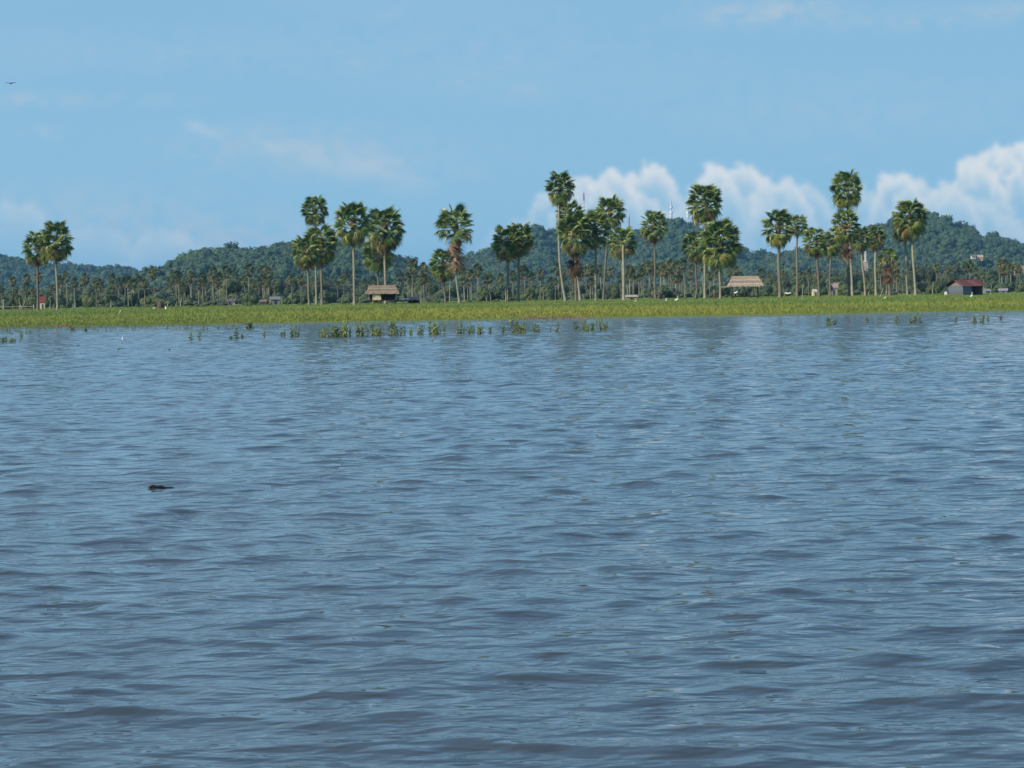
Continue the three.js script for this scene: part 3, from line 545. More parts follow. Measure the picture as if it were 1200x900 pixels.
// ------------------------------------------------------------------ huts
const woodTex = noiseTexture(128, 128, (u, v) => { const n = tile(u, v, 3, 4), f = tile(u, v * 1, 18, 6); const b = 0.5 + 0.35 * (n - 0.5) + 0.45 * (f - 0.5); return [b, b * 0.9, b * 0.8]; });
const wood = std(0.42, 0.38, 0.34, 0.95, { map: woodTex }), woodDark = std(0.22, 0.19, 0.17, 0.95, { map: woodTex }), mat = std(0.60, 0.50, 0.34, 0.9), thatchCols = [[0.27, 0.215, 0.150], [0.33, 0.262, 0.185], [0.21, 0.165, 0.118], [0.30, 0.236, 0.165]].map((c) => std(...c, 1));
// a course of thatch: a ragged fringe of straw from an upper to a lower edge
function thatchCourse(a, b, c, d, n = 60) {                // a-b upper edge, c-d lower edge (a over c)
  const pos = [];
  for (let i = 0; i < n; i++) {
    const t0 = i / n, t1 = (i + 1.5) / n, r = rr(0.82, 1.18), lift = V(0, rr(-0.02, 0.13), 0);
    const p = a.clone().lerp(b, t0), q = a.clone().lerp(b, Math.min(1, t1)), e = c.clone().lerp(d, t0).sub(p).multiplyScalar(r).add(p).add(lift), f = c.clone().lerp(d, Math.min(1, t1)).sub(q).multiplyScalar(r * rr(0.95, 1.05)).add(q).add(lift);
    for (const k of [p, e, f, p, f, q]) pos.push(k.x, k.y, k.z);
  }
  const g = new THREE.BufferGeometry(); g.setAttribute('position', new THREE.Float32BufferAttribute(pos, 3)); g.computeVertexNormals(); return g;
}
const strawCols = [[0.34, 0.275, 0.20], [0.40, 0.325, 0.235], [0.26, 0.21, 0.155], [0.43, 0.35, 0.26]].map((c) => std(...c, 1));
function thatchRoof(parent, ridge, eave, yR, yE, depth, courses, cols = thatchCols) {
  const roof = part('roof', bar(V(-ridge / 2 - 0.1, yR + 0.06, 0), V(ridge / 2 + 0.1, yR + 0.06, 0), 0.13, 0.13, 7), cols[0], parent);
  for (const s of [1, -1]) {
    for (let k = 0; k < courses; k++) {
      const t0 = Math.max(0, k / courses - 0.03), t1 = (k + 1) / courses + 0.05, P0 = (t, e) => V(e * mix(ridge, eave, Math.min(1.02, t)) / 2, mix(yR, yE, t) + 0.03 * (courses - k) / courses, s * mix(0.02, depth / 2, t));
      part('thatch_course', thatchCourse(P0(t0, -1), P0(t0, 1), P0(t1, -1), P0(t1, 1), 46), cols[k % 4], roof);
    }
  }
  for (const e of [-1, 1]) { const A = V(e * ridge / 2, yR - 0.15, 0), k = 0.55; part('gable_thatch', thatchCourse(A.clone().lerp(V(e * eave / 2, yE, -depth / 2), k), A.clone().lerp(V(e * eave / 2, yE, depth / 2), k), V(e * eave / 2, yE, -depth / 2), V(e * eave / 2, yE, depth / 2), 30), cols[2], roof); }
  return roof;
}
function groundAt(px, D) { const p = at(px, horizonY(px) + 5, D * K); p.y = groundY(p.x, p.z); return p; }
reseed(21);
{ // thatched hut on stilts
  const g = thing('thatched_hut', 'thatched stilt hut with pale mat wall in front of a tall palm', 'hut', groundAt(448, 256).add(V(0, 0.25, 0)), 0.06);
  thatchRoof(g, 4.7, 6.2, 3.3, 1.95, 4.2, 5);
  part('floor', box(5.0, 0.12, 3.8, 0, 0.72, 0), woodDark, g);
  for (let i = 0; i < 17; i++) part('floor_board', box(0.27, 0.03, 3.84, -2.35 + i * 0.294, 0.80, 0), i % 2 ? wood : woodDark, g);
  part('back_wall', box(4.7, 1.35, 0.06, 0, 1.5, -1.4), wood, g);
  part('side_wall', box(0.06, 1.35, 2.8, -2.35, 1.5, 0), mat, g); part('side_wall', box(0.06, 1.35, 2.8, 2.35, 1.5, 0), wood, g);
  part('mat_wall', box(1.55, 1.1, 0.06, -1.0, 1.4, 1.75), mat, g);
  part('front_wall', box(2.6, 1.3, 0.06, 1.05, 1.5, 0.25), woodDark, g);
  part('doorway_post', box(0.09, 1.35, 0.09, -2.2, 1.5, 1.35), wood, g);
  for (const x of [-2.3, -0.8, 0.8, 2.3]) for (const z of [-1.35, 1.35]) part('stilt', bar(V(x, -0.3, z), V(x, x === -2.3 || x === 2.3 ? 1.98 : 0.7, z), 0.08, 0.07), wood, g);
  part('rail', bar(V(-2.3, 0.55, 1.5), V(-0.6, 0.55, 1.5), 0.035), wood, g); part('rail', bar(V(0.4, 1.1, 1.4), V(2.3, 1.1, 1.4), 0.035), wood, g);
  const lad = part('ladder', merge([bar(V(-0.35, -0.1, 2.0), V(-0.35, 0.8, 1.5), 0.03), bar(V(0.05, -0.1, 2.0), V(0.05, 0.8, 1.5), 0.03)]), wood, g); for (let i = 0; i < 3; i++) part('rung', bar(V(-0.35, 0.15 + i * 0.24, 1.86 - i * 0.13), V(0.05, 0.15 + i * 0.24, 1.86 - i * 0.13), 0.02), wood, lad);
}
{ // platform with bundles beside it
  const g = thing('wooden_platform', 'low wooden drying platform beside the thatched hut', 'platform', groundAt(473, 256).add(V(0, 0.15, 0)), 0.05);
  for (let i = 0; i < 12; i++) part('slat', box(0.24, 0.05, 1.5, -1.6 + i * 0.28, 0.75, 0), i % 2 ? wood : woodDark, g);
  for (const x of [-1.5, 0, 1.4]) for (const z of [-0.6, 0.6]) part('leg', bar(V(x, -0.2, z), V(x, 0.72, z), 0.06), woodDark, g);
  part('beam', bar(V(-1.7, 0.68, 0.6), V(1.6, 0.68, 0.6), 0.05), woodDark, g); part('beam', bar(V(-1.7, 0.68, -0.6), V(1.6, 0.68, -0.6), 0.05), woodDark, g);
  const b = g.position, roll = (L, r) => { const p = []; const rad = []; for (let i = 0; i <= 8; i++) { const t = i / 8; p.push(V((t - 0.5) * L, 0, 0)); rad.push(r * (0.55 + 0.45 * Math.sin(Math.PI * Math.min(1, Math.max(0, 0.12 + t * 0.76))) + rr(-0.04, 0.04))); } return tube(p, rad, 9); };
  single('bundle', roll(0.76, 0.25), std(0.58, 0.50, 0.46, 0.95), 'short pale grey bundle lying on the drying platform', 'bundle', b.clone().add(V(-0.5, 0.96, 0.35)));
  single('bundle', roll(0.98, 0.25), std(0.50, 0.39, 0.37, 0.95), 'longer pinkish bundle lying on the drying platform', 'bundle', b.clone().add(V(0.55, 0.96, 0.35)));
  single('jerrycan', merge([box(0.26, 0.42, 0.2, 0, 0.21, 0), bar(V(-0.06, 0.4, 0), V(-0.06, 0.5, 0), 0.04), box(0.2, 0.03, 0.04, 0.02, 0.49, 0), box(0.03, 0.1, 0.04, 0.11, 0.45, 0)]), std(0.72, 0.70, 0.55, 0.5), 'small cream jerrycan standing on the drying platform', 'jerrycan', b.clone().add(V(-0.75, 0.78, -0.35)));
}
{ // little lean-to with sagging thatch
  const g = thing('lean_to', 'small sagging lean-to with greyish brown thatch beyond the drying platform', 'shed', groundAt(484.5, 268), -0.2);
  const R = part('roof', bar(V(-1.2, 1.5, -0.3), V(1.2, 1.42, -0.3), 0.07), wood, g);
  part('thatch_course', thatchCourse(V(-1.2, 1.56, -0.3), V(1.2, 1.48, -0.3), V(-1.4, 0.98, 0.75), V(1.4, 0.85, 0.8), 34), std(0.24, 0.19, 0.18, 1), R); part('thatch_course', thatchCourse(V(-1.2, 1.57, -0.3), V(1.2, 1.49, -0.3), V(-1.25, 1.2, 0.3), V(1.25, 1.1, 0.3), 34), std(0.30, 0.24, 0.20, 1), R);
  for (const x of [-1.1, 0, 1.1]) { part('post', bar(V(x, -0.2, -0.3), V(x, 1.48, -0.3), 0.05), woodDark, g); part('post', bar(V(x, -0.2, 0.65), V(x, 1.0, 0.65), 0.05), woodDark, g); }
  part('back_panel', box(2.1, 0.75, 0.04, 0, 0.7, -0.36), woodDark, g);
}
{ // open shelter
  const g = thing('open_shelter', 'open thatched shelter with low sitting platform under the palms', 'shelter', groundAt(873.5, 248).add(V(0, 0.15, 0)), -0.06);
  thatchRoof(g, 4.6, 6.5, 3.85, 2.25, 4.0, 5, strawCols);
  for (const x of [-2.15, -0.2, 1.0, 2.15]) for (const z of [-1.2, 1.2]) part('post', bar(V(x, -0.3, z), V(x, 2.5, z), x * x > 4 ? 0.10 : 0.055, 0.06), x * x > 4 ? woodDark : wood, g);
  part('eave_beam', bar(V(-4.2, 2.16, 1.6), V(1.0, 2.28, 1.5), 0.06), mat, g); part('eave_beam', bar(V(-2.6, 2.22, -1.3), V(2.6, 2.22, -1.3), 0.05), wood, g);
  for (let i = 0; i < 8; i++) part('platform_board', box(4.9, 0.06, 0.28, 0, 0.52, -1.12 + i * 0.32), i % 2 ? woodDark : wood, g);
  part('platform_beam', bar(V(-2.5, 0.44, 1.15), V(2.4, 0.44, 1.15), 0.06), woodDark, g);
}
{ // hut with the red roof
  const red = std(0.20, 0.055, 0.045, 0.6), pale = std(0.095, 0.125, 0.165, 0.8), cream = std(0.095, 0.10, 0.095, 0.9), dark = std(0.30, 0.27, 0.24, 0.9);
  const g = thing('red_roof_hut', 'small hut with rusty red metal roof and pale end wall', 'hut', groundAt(1131.5, 238), 0.56);
  const L = 4.3, W = 3.5;
  part('floor', box(L, 0.1, W, 0, 0.14, 0), woodDark, g);
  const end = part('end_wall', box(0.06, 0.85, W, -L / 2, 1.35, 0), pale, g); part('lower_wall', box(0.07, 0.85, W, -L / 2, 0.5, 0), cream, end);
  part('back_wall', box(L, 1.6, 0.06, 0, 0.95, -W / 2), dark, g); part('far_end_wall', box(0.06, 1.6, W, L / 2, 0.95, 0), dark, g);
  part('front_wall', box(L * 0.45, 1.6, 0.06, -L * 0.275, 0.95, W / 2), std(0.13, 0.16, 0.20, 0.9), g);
  for (const x of [0.2, 1.2, L / 2]) part('post', bar(V(x, -0.2, W / 2), V(x, 1.85, W / 2), 0.06), woodDark, g);
  const roof = part('roof', bar(V(-L / 2 - 0.6, 2.85, 0), V(L / 2 + 0.6, 2.85, 0), 0.07), red, g);
  const sheetGeo = (() => { const pos = [], idx = [], n = 10, w = 0.7, Ls = 2.45; for (let i = 0; i <= n; i++) for (const t of [0, 1]) pos.push((i / n - 0.5) * w, 0.02 * Math.cos(i * Math.PI), t * Ls); for (let i = 0; i < n; i++) { const a = i * 2; idx.push(a, a + 1, a + 2, a + 1, a + 3, a + 2); } const q = new THREE.BufferGeometry(); q.setAttribute('position', new THREE.Float32BufferAttribute(pos, 3)); q.setIndex(idx); return flat(q); })();
  const reds = [[0.105, 0.032, 0.028], [0.085, 0.030, 0.027], [0.130, 0.050, 0.042]].map((c) => std(...c, 0.55, { metalness: 0.1 }));
  for (const s of [1, -1]) for (let i = 0; i < 8; i++) { const o = part('roof_sheet', sheetGeo, pick(reds), roof); o.position.set(-2.42 + i * 0.69, 2.84 + (i % 2) * 0.008, 0); o.rotation.set(0.44, 0, 0); if (s < 0) { o.rotation.order = 'YXZ'; o.rotation.set(0.44, Math.PI, 0); } }
  const gab = new THREE.BufferGeometry(); gab.setAttribute('position', new THREE.Float32BufferAttribute([-L / 2, 1.8, -W / 2, -L / 2, 1.8, W / 2, -L / 2, 2.75, 0], 3)); gab.computeVertexNormals(); part('gable', gab, std(0.20, 0.15, 0.15, 0.85), g);
  const bench = thing('bench', 'dark wooden bench in the open side of the red roofed hut', 'bench', g.position.clone().add(V(1.9, 0.1, 1.0)), 0.5);
  part('seat', box(1.5, 0.06, 0.4, 0, 0.5, 0), woodDark, bench); for (const x of [-0.65, 0.65]) part('leg', box(0.07, 0.5, 0.34, x, 0.24, 0), woodDark, bench);
  single('plastic_chair', merge([box(0.45, 0.05, 0.45, 0, 0.43, 0), box(0.45, 0.42, 0.04, 0, 0.68, -0.21), ...[[-1, -1], [1, -1], [-1, 1], [1, 1]].map(([a, b]) => bar(V(a * 0.2, 0, b * 0.2), V(a * 0.19, 0.43, b * 0.19), 0.025))]), std(0.75, 0.75, 0.72, 0.5), 'white plastic chair beside the pale end wall of the red roofed hut', 'chair', groundAt(1108.5, 240));
}

// ------------------------------------------------------------------ houses of the village behind
function house(label, px, D, w, d, hw, hr, wall, roofC, turn = 0, lift = 0) {
  const p = groundAt(px, D); p.y += lift; const g = thing('village_house', label, 'house', p, turn);
  const W = std(...wall, 0.9), R = std(...roofC, 0.8), dk = std(0.04, 0.045, 0.05, 0.6);
  part('wall', box(w, hw + 0.4, d, 0, (hw - 0.4) / 2, 0), W, g);
  const gs = new THREE.Shape([new THREE.Vector2(-d / 2, 0), new THREE.Vector2(d / 2, 0), new THREE.Vector2(0, hr)]), ge = new THREE.ExtrudeGeometry(gs, { depth: w - 0.1, bevelEnabled: false }); ge.rotateY(Math.PI / 2); ge.translate(-w / 2 + 0.05, hw + 0.002, 0); part('gable', ge, W, g);
  const ov = Math.min(1, w * 0.22), sl = Math.hypot(d / 2, hr) + ov / 2;
  const roof = part('roof', bar(V(-w / 2 - ov / 2, hw + hr + 0.1, 0), V(w / 2 + ov / 2, hw + hr + 0.1, 0), Math.min(0.1, w * 0.04)), R, g);
  for (const s of [1, -1]) { const q = box(w + ov, 0.08, sl, 0, 0, sl / 2); q.rotateX(Math.atan2(hr, d / 2)); if (s < 0) q.rotateY(Math.PI); q.translate(0, hw + hr + 0.06, 0); part('roof_slope', q, R, roof); }
  part('door', box(Math.min(0.9, w * 0.3), Math.min(1.9, hw * 0.8), 0.06, w * 0.04, Math.min(0.95, hw * 0.4), d / 2 + 0.02), dk, g);
  if (w > 3) for (const x of [-0.34, 0.34]) { const win = part('window', box(1.0, 0.9, 0.06, x * w, hw * 0.55, d / 2 + 0.03), dk, g); part('frame', merge([box(1.16, 0.08, 0.1, x * w, hw * 0.55 + 0.49, d / 2 + 0.03), box(1.16, 0.08, 0.1, x * w, hw * 0.55 - 0.49, d / 2 + 0.03), box(0.08, 0.9, 0.1, x * w - 0.54, hw * 0.55, d / 2 + 0.03), box(0.08, 0.9, 0.1, x * w + 0.54, hw * 0.55, d / 2 + 0.03)]), W, win); }
  return g;
}
reseed(31);
house('small white house with steep red roof showing behind a leaning palm', 49.8, 300, 1.05, 1.4, 1.6, 1.2, [0.60, 0.55, 0.42], [0.17, 0.040, 0.032], 0.15);
house('low white house with purplish roof among the distant palms', 270.5, 430, 2.6, 4, 1.2, 0.7, [0.30, 0.30, 0.33], [0.12, 0.09, 0.10], 0.1);
house('long low tan house with reddish brown roof among the distant palms', 306, 425, 3.2, 4, 0.9, 0.5, [0.26, 0.19, 0.14], [0.20, 0.13, 0.09], -0.05);
house('whitish shed half hidden by leaves beyond the long tan house', 322, 430, 2.8, 3, 1.6, 0.7, [0.22, 0.23, 0.23], [0.17, 0.175, 0.18], 0.2);
house('small house with pale pink roof behind the tallest palms', 977, 420, 2.4, 4, 2.3, 1.2, [0.22, 0.21, 0.20], [0.30, 0.22, 0.19], -0.15);
house('tiny yellowish hut standing at the field edge near the tallest palms', 954.5, 330, 0.9, 1.4, 1.2, 0.5, [0.50, 0.45, 0.25], [0.50, 0.46, 0.40], 0.2);
house('low grey shed in the field edge beyond the red roofed hut', 1156, 300, 1.2, 2, 0.7, 0.4, [0.20, 0.20, 0.21], [0.22, 0.22, 0.23], 0.2);
house('long pale grey shed at the edge of the wood right of the red roofed hut', 1175.5, 320, 1.8, 2, 0.7, 0.4, [0.20, 0.20, 0.22], [0.24, 0.235, 0.25], -0.2);
house('low tan shed with flat roof at the foot of the bare pale trunk', 739.5, 290, 2.2, 2, 0.8, 0.25, [0.36, 0.31, 0.24], [0.40, 0.36, 0.28], 0.0);
house('small whitish house with brown roof on the wooded hill', 1141, 1560, 4.6, 5, 2.6, 1.2, [0.55, 0.52, 0.46], [0.22, 0.13, 0.11], 0.1, 34);
house('small orange walled house beside the whitish one on the wooded hill', 1149, 1562, 5.6, 6, 3.6, 2.2, [0.52, 0.30, 0.14], [0.40, 0.30, 0.25], -0.1, 32);
house('pale house with brown roof standing at the hill foot behind the wood', 1192, 1480, 22, 10, 8, 4, [0.40, 0.33, 0.26], [0.30, 0.20, 0.14], 0.2, 12);
house('long white roofed hall behind the slim white minaret', 1014, 980, 15, 8, 11.4, 1.6, [0.55, 0.56, 0.58], [0.72, 0.74, 0.78], 0.0, 0);
{ // minaret
  const g = thing('minaret', 'slim white minaret with wider pinkish base rising over the wood', 'tower', groundAt(1015, 940), 0);
  const m = std(0.46, 0.45, 0.45, 0.8), b = std(0.38, 0.31, 0.30, 0.85);
  part('base', box(2.8, 20, 2.8, 0, 10, 0), b, g); part('gallery', bar(V(0, 19.9, 0), V(0, 20.5, 0), 1.9, 1.9, 10), m, g); part('shaft', bar(V(0, 20, 0), V(0, 26.4, 0), 0.85, 0.75, 12), m, g);
  part('dome', new THREE.SphereGeometry(0.8, 12, 8, 0, 6.284, 0, 1.571).translate(0, 26.35, 0), m, g);
}

// ------------------------------------------------------------------ masts on the hill
function mast(label, px, yTop, yFoot, D, w, colours, dishes) {
  D *= K;
  const f = at(px, yFoot, D), t = at(px, yTop, D), h = t.y - f.y + 12; f.y -= 12;
  const g = thing('radio_mast', label, 'mast', f, 0.5), white = std(0.72, 0.72, 0.74, 0.6), red = std(0.50, 0.10, 0.08, 0.6), n = 8;
  const half = (y) => mix(w / 2, w * 0.16, y / h);
  for (let i = 0; i < n; i++) {
    const y0 = h * i / n, y1 = h * (i + 1) / n, a = half(y0), b = half(y1), list = [], C = [[1, 1], [1, -1], [-1, -1], [-1, 1]];
    C.forEach(([x, z], k) => { const [u, v] = C[(k + 1) % 4]; list.push(bar(V(x * a, y0, z * a), V(x * b, y1, z * b), 0.17, 0.17, 4), bar(V(x * a, y0, z * a), V(u * b, y1, v * b), 0.10, 0.10, 3), bar(V(u * a, y0, v * a), V(x * b, y1, z * b), 0.10, 0.10, 3), bar(V(x * b, y1, z * b), V(u * b, y1, v * b), 0.1, 0.1, 3)); });
    part('lattice_section', merge(list), colours[i % colours.length] ? red : white, g);
  }
  for (const [t0, s] of dishes) { const y = h * t0; part('antenna_drum', bar(V(-half(y) - 0.2, y, 0.3), V(-half(y) - 1.1, y, 0.9), s, s, 12), white, g); part('antenna_panel', box(0.5, 2.6, 0.4, half(y) + 0.6, y, 0.6), white, g); }
  part('spike', bar(V(0, h, 0), V(0, h + 3, 0), 0.12, 0.05, 4), red, g);
}
mast('red and white radio mast rising behind the crowded palm clump', 685, 226, 290, 2060, 4.6, [1, 0, 0, 0, 0, 0, 0, 1], []);
mast('thin red radio mast on the hill beside the dark low palm', 737.5, 250, 274, 2050, 2.4, [1, 1, 0, 1, 1], []);
mast('radio mast with white dishes on the hilltop, the one nearer the lone palm', 787, 236, 260, 2050, 4.0, [0, 0, 0, 0], [[0.62, 1.7], [0.80, 1.3], [0.5, 1.2]]);
mast('radio mast with white dishes on the hilltop, half behind a tall round crown', 806.5, 240, 262, 2050, 4.2, [0, 0, 0, 0], [[0.58, 1.5], [0.7, 1.7], [0.86, 1.2]]);

// ------------------------------------------------------------------ poles, stumps, heap
function pole(label, x0, y0, x1, y1, D, r, m) { D *= K; const a = at(x0, y0, D), b = at(x1, y1, D); a.y = Math.min(a.y, groundY(a.x, a.z)) - 0.1; const base = a.clone(); return single('pole', bar(V(0, 0, 0), b.sub(base), r, r * 0.7, 6), m, label, 'pole', base); }
const paleWood = std(0.46, 0.44, 0.36, 0.95);
pole('thin leaning pole standing in the grass before the low dark-skirted palm', 939, 358, 941.3, 334, 190, 0.045, paleWood);
pole('short leaning stick in the grass at the foot of the dying palm', 1030, 349, 1035, 338, 230, 0.045, paleWood);
pole('thin leaning pole in the grass on the wood side of the red roofed hut', 1160, 351, 1162, 334, 225, 0.04, paleWood);
{ // fence by the palm pair
  const g = thing('field_fence', 'weathered pole fence at the edge of the field beside the palm pair', 'fence', groundAt(18, 258), 0);
  for (const [x, h] of [[-2.1, 2.4], [0.9, 1.2], [3.4, 1.3], [-4.6, 1.2]]) part('post', bar(V(x, -0.2, 0), V(x - 0.08, h, 0), 0.09, 0.07), paleWood, g);
  part('rail', bar(V(-5, 0.95, 0.09), V(3.6, 0.9, 0.09), 0.04), paleWood, g); part('rail', bar(V(-5, 0.45, 0.09), V(3.6, 0.42, 0.09), 0.04), wood, g);
}
{ // forked dead stump
  const g = thing('forked_stump', 'grey forked dead stump at the field edge near the palm pair', 'stump', groundAt(26, 262), 0);
  part('trunk', tube([V(0, -0.2, 0), V(0, 0.5, 0), V(0.05, 0.9, 0)], [0.3, 0.22, 0.2], 8), barks[1], g); part('branch', tube([V(0, 0.6, 0), V(-0.4, 1.6, 0), V(-0.5, 2.6, 0.1)], [0.17, 0.13, 0.06], 6), barks[1], g); part('branch', tube([V(0, 0.6, 0), V(0.5, 1.7, 0), V(0.75, 3.2, 0)], [0.17, 0.13, 0.07], 6), barks[1], g);
}
reseed(17);
{ // stumps and stakes at the edge of the wood
  const geo = [0, 1, 2].map(() => tube([V(0, -0.3, 0), V(rr(-0.1, 0.1), 0.9, 0), V(rr(-0.3, 0.3), 2, 0)], [0.14, 0.11, 0.06], 6));
  for (let i = 0; i < 46; i++) { const px = rr(-20, 1220), D = rr(290, 390), o = single('stake', pick(geo), barks[pick([0, 2, 1])], 'pale weathered stake at the far edge of the grass field', 'stake', groundAt(px, D), 'stakes along the far edge of the field'); o.scale.set(1, rr(0.6, 1.5), 1); o.rotation.z = rr(-0.15, 0.15); }
}
function strawHeap(w, h) { const list = []; const g = new THREE.SphereGeometry(1, 14, 8, 0, 6.284, 0, 1.571); const p = g.attributes.position; for (let i = 0; i < p.count; i++) { const q = 1 + (fbm(p.getX(i) * 3, p.getY(i) * 3, p.getZ(i) * 3, 2) - 0.5) * 0.4; p.setXYZ(i, p.getX(i) * w * q, p.getY(i) * h * q, p.getZ(i) * w * q); } g.computeVertexNormals(); return g; }
single('straw_heap', strawHeap(0.65, 1.4), std(0.095, 0.065, 0.04, 1), 'small dark brown straw heap at the field edge beside white egrets', 'heap', groundAt(188, 250));
{ const heapGeo = new THREE.LatheGeometry([[0.0, 1.45], [0.16, 1.2], [0.36, 0.75], [0.52, 0.3], [0.62, 0]].map(([x, y]) => new THREE.Vector2(x, y)), 14); const p = heapGeo.attributes.position; for (let i = 0; i < p.count; i++) { const q = 1 + (fbm(p.getX(i) * 4 + 3, p.getY(i) * 2, p.getZ(i) * 4, 2) - 0.5) * 0.5; p.setX(i, p.getX(i) * q); p.setZ(i, p.getZ(i) * q); } heapGeo.computeVertexNormals();
  single('red_heap', heapGeo, std(0.21, 0.055, 0.075, 0.9), 'pointed red cloth covered heap at the field edge below the lone palm', 'heap', groundAt(774, 288)); }

// ------------------------------------------------------------------ a person by the broad palm
{
  const N = 52, mc = new MarchingCubes(N, new THREE.MeshStandardMaterial(), false, false, 60000), half = 0.95;
  const J = { head: [0, 1.58, 0.02, 0.105], neck: [0, 1.42, 0, 0.055], chest: [0, 1.25, 0, 0.15], hip: [0, 0.92, 0, 0.14], shL: [-0.19, 1.36, 0, 0.06], elL: [-0.25, 1.1, 0.02, 0.048], haL: [-0.23, 0.86, 0.08, 0.04], shR: [0.19, 1.36, 0, 0.06], elR: [0.25, 1.1, 0.02, 0.048], haR: [0.23, 0.86, 0.08, 0.04], hL: [-0.1, 0.88, 0, 0.095], kL: [-0.11, 0.48, 0.02, 0.065], aL: [-0.11, 0.08, 0, 0.045], tL: [-0.12, 0.04, 0.14, 0.035], hR: [0.1, 0.88, 0, 0.095], kR: [0.11, 0.48, 0.02, 0.065], aR: [0.11, 0.08, 0, 0.045], tR: [0.12, 0.04, 0.14, 0.035] };
  const B = [['head', 'neck'], ['neck', 'chest'], ['chest', 'hip'], ['chest', 'shL'], ['shL', 'elL'], ['elL', 'haL'], ['chest', 'shR'], ['shR', 'elR'], ['elR', 'haR'], ['hip', 'hL'], ['hL', 'kL'], ['kL', 'aL'], ['aL', 'tL'], ['hip', 'hR'], ['hR', 'kR'], ['kR', 'aR'], ['aR', 'tR']].map(([a, b]) => [J[a], J[b]]);
  for (let k = 0; k < N; k++) for (let j = 0; j < N; j++) for (let i = 0; i < N; i++) {
    const x = (i / N * 2 - 1) * half, y = (j / N * 2 - 1) * half + 0.85, z = (k / N * 2 - 1) * half; let e = 0;
    for (const [a, b] of B) { const dx = b[0] - a[0], dy = b[1] - a[1], dz = b[2] - a[2], t = Math.min(1, Math.max(0, ((x - a[0]) * dx + (y - a[1]) * dy + (z - a[2]) * dz) / (dx * dx + dy * dy + dz * dz))); const d = Math.hypot(x - a[0] - dx * t, y - a[1] - dy * t, z - a[2] - dz * t) - mix(a[3], b[3], t); e += Math.exp(-d * 34); }
    mc.field[i + j * N + k * N * N] = Math.log(e + 1e-12) / 34;
  }
  mc.isolation = 0; mc.update();
  const n = mc.count, g = new THREE.BufferGeometry(); g.setAttribute('position', new THREE.BufferAttribute(mc.positionArray.slice(0, n * 3).map((v, i) => v * half + (i % 3 === 1 ? 0.85 : 0)), 3)); g.computeVertexNormals();
  const who = thing('person', 'person in dark maroon clothes standing beside the trunk of the broadest palm', 'person', groundAt(838, 262), 0.3);
  part('body', g, std(0.22, 0.12, 0.08, 0.7), who);
  part('shirt', tube([V(0, 0.86, 0), V(0, 1.0, 0), V(0, 1.2, 0), V(0, 1.34, 0), V(0, 1.42, 0)], [0.19, 0.18, 0.20, 0.20, 0.09], 12), std(0.10, 0.03, 0.06, 0.9), who);
  part('sarong', tube([V(0, 0.22, 0.01), V(0, 0.5, 0.01), V(0, 0.88, 0)], [0.24, 0.22, 0.19], 12, false), std(0.085, 0.03, 0.06, 0.9), who);
  part('hair', new THREE.SphereGeometry(0.12, 12, 8, 0, 6.284, 0, 1.8).translate(0, 1.6, 0), std(0.015, 0.013, 0.012, 0.6), who);
}

// ------------------------------------------------------------------ birds
const white = std(0.85, 0.85, 0.80, 0.85), beakM = std(0.55, 0.38, 0.08, 0.6), legM = std(0.05, 0.05, 0.04, 0.8);
function egret(label, pos, { s = 1, turn = 0, up = 1, name = 'egret', legs = 1 }) {
  const g = thing(name, label, 'bird', pos, turn);
  const path = [V(-0.30, 0.36, 0), V(-0.16, 0.40, 0), V(0.0, 0.45, 0), V(0.12, 0.50, 0), V(0.18, 0.57, 0), V(0.15, 0.66 * up, 0), V(0.13, 0.74 * up, 0), V(0.17, 0.81 * up, 0), V(0.23, 0.815 * up, 0), V(0.27, 0.80 * up, 0)];
  part('body', tube(path, [0.02, 0.075, 0.115, 0.09, 0.05, 0.032, 0.028, 0.036, 0.032, 0.015], 9), white, g);
  part('beak', bar(V(0.26, 0.803 * up, 0), V(0.36, 0.785 * up, 0), 0.015, 0.003, 5), beakM, g);
  if (legs) for (const z of [-0.035, 0.035]) part('leg', tube([V(0.0, 0.40, z), V(-0.02, 0.2, z), V(0.01, -0.05, z)], [0.014, 0.01, 0.01], 5), legM, g);
  g.scale.setScalar(s); return g;
}
function onGrass(px, py, D) { const p = at(px, py, D * K); p.y = groundY(p.x, p.z); return p; }
egret('white egret standing upright in the grass below the red roofed hut', onGrass(1138.5, 358, 165), { s: 1.05, turn: -1.3, up: 1.05 });
egret('white egret in the grass at the foot of the leaning stick by the dying palm', onGrass(1037, 354, 178), { s: 0.75, turn: 0.4, up: 0.85 });
egret('small white egret in the grass in front of the low tan shed', onGrass(744.6, 356, 205), { s: 0.7, turn: 0.5, up: 0.85 });
egret('white egret in the grass just beside the red heap', onGrass(780.7, 356, 200), { s: 0.85, turn: 1.2 });
egret('white egret with bent neck in the grass, further from the red heap', onGrass(793, 355, 196), { s: 1.05, turn: -0.4 });
egret('white egret in the grass with drooping wings beside the brown straw heap', onGrass(194.3, 366, 205), { s: 1.0, turn: 1.9, up: 0.9 });
egret('small white egret at the wood side of the brown straw heap', onGrass(180.5, 363, 240), { s: 0.8, turn: 0.2, up: 0.85 });
egret('greyish egret standing in the middle of the grass strip', onGrass(140.6, 373, 150), { s: 0.75, turn: 1.4 });
{ const p = at(143.3, 395.5, 66 * K); p.y = -0.12; egret('small white egret wading in the lake away from the grass', p, { s: 0.3, turn: 1.6 }); }
{ const p = groundAt(862.8, 247.35); p.y += 0.74; egret('large white egret perched on the platform of the thatched shelter', p, { s: 1.35, turn: -0.3, up: 0.95 }); }
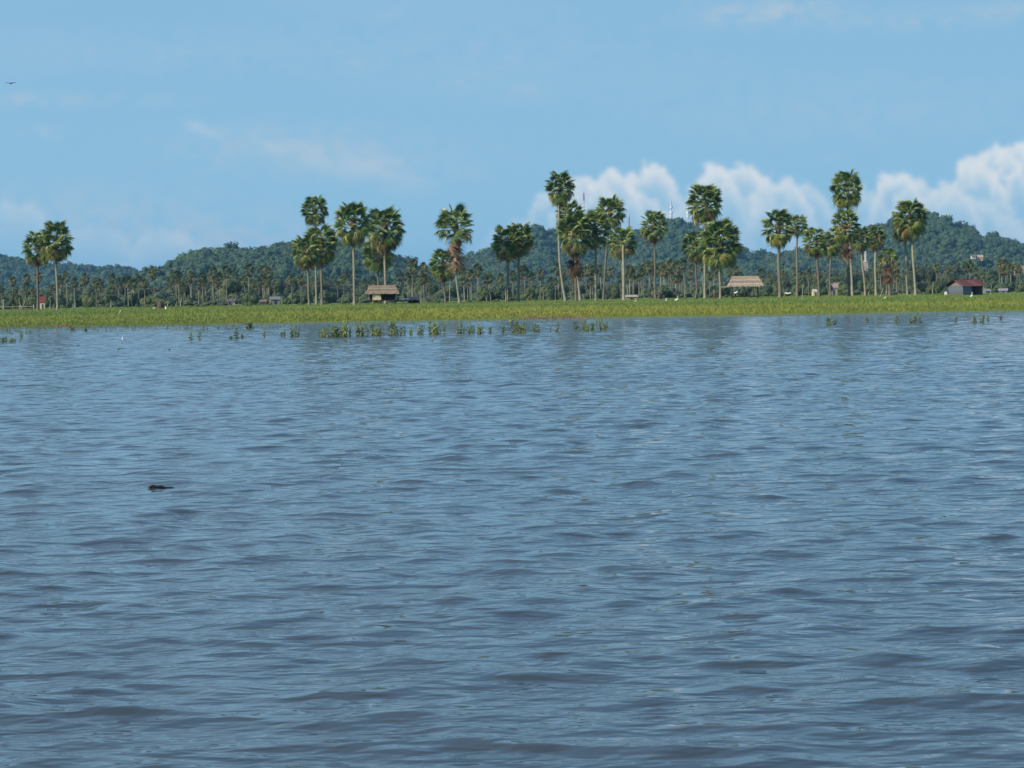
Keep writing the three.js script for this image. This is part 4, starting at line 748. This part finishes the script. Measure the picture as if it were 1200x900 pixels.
{ // birds on the wing
  function flyer(label, pos, s, m, turn, roll) {
    const g = thing('flying_bird', label, 'bird', pos, turn); g.rotation.order = 'YXZ'; g.rotation.z = roll;
    const b = tube([V(-0.32, 0, 0), V(-0.2, 0, 0), V(0, 0.01, 0), V(0.16, 0.02, 0), V(0.24, 0.03, 0), V(0.31, 0.02, 0)], [0.02, 0.05, 0.075, 0.06, 0.045, 0.008], 8), pos2 = [];
    for (const q of [1, -1]) { const r = [V(0.1, 0.03, q * 0.05), V(0.14, 0.14, q * 0.35), V(0.02, 0.16, q * 0.72), V(-0.12, 0.13, q * 0.6), V(-0.12, 0.1, q * 0.32), V(-0.1, 0.03, q * 0.05)]; for (const k of [0, 1, 4, 0, 4, 5, 1, 2, 3, 1, 3, 4]) pos2.push(r[k].x, r[k].y, r[k].z); for (const k of [0, 4, 1, 0, 5, 4, 1, 3, 2, 1, 4, 3]) pos2.push(r[k].x, r[k].y - 0.015, r[k].z); }
    const wg = new THREE.BufferGeometry(); wg.setAttribute('position', new THREE.Float32BufferAttribute(pos2, 3)); wg.computeVertexNormals();
    part('body', merge([b, wg]), m, g); g.scale.setScalar(s);
  }
  flyer('dark bird gliding high in the clear sky above the palm pair', at(12.5, 98, 150 * K), 0.8, std(0.06, 0.05, 0.045, 0.9), 1.5, -0.3);
  flyer('white egret flying low behind the stout grey palm trunk', at(923.5, 344, 300 * K), 1.1, white, 0.9, 0.5);
}
{ // near-black solid added for the dark face of a small wave crest
  const D = EYE * F / (571 - horizonY(193)), p = at(193, 571, D); p.y = 0.0;
  const g = single('dark_wave_crest', tube([V(-0.19, -0.005, 0), V(-0.15, 0.018, 0.01), V(-0.11, 0.034, 0.005), V(-0.07, 0.026, 0), V(-0.03, 0.027, 0.012), V(0.01, 0.014, 0), V(0.06, 0.011, -0.012), V(0.11, -0.002, 0), V(0.17, -0.006, 0.008), V(0.24, -0.03, 0)], [0.005, 0.012, 0.016, 0.014, 0.017, 0.012, 0.014, 0.010, 0.008, 0.004], 8), std(0.016, 0.015, 0.014, 0.35), 'short dark solid added in place of a dark wave crest in the lake', 'dark_wave_crest', p);
  g.position.y = waterHeight(p.x, p.z, 0.08) - 0.012;
}

scene.fog = new THREE.FogExp2(HAZE.color, HAZE.density);
renderer.render(scene, camera);
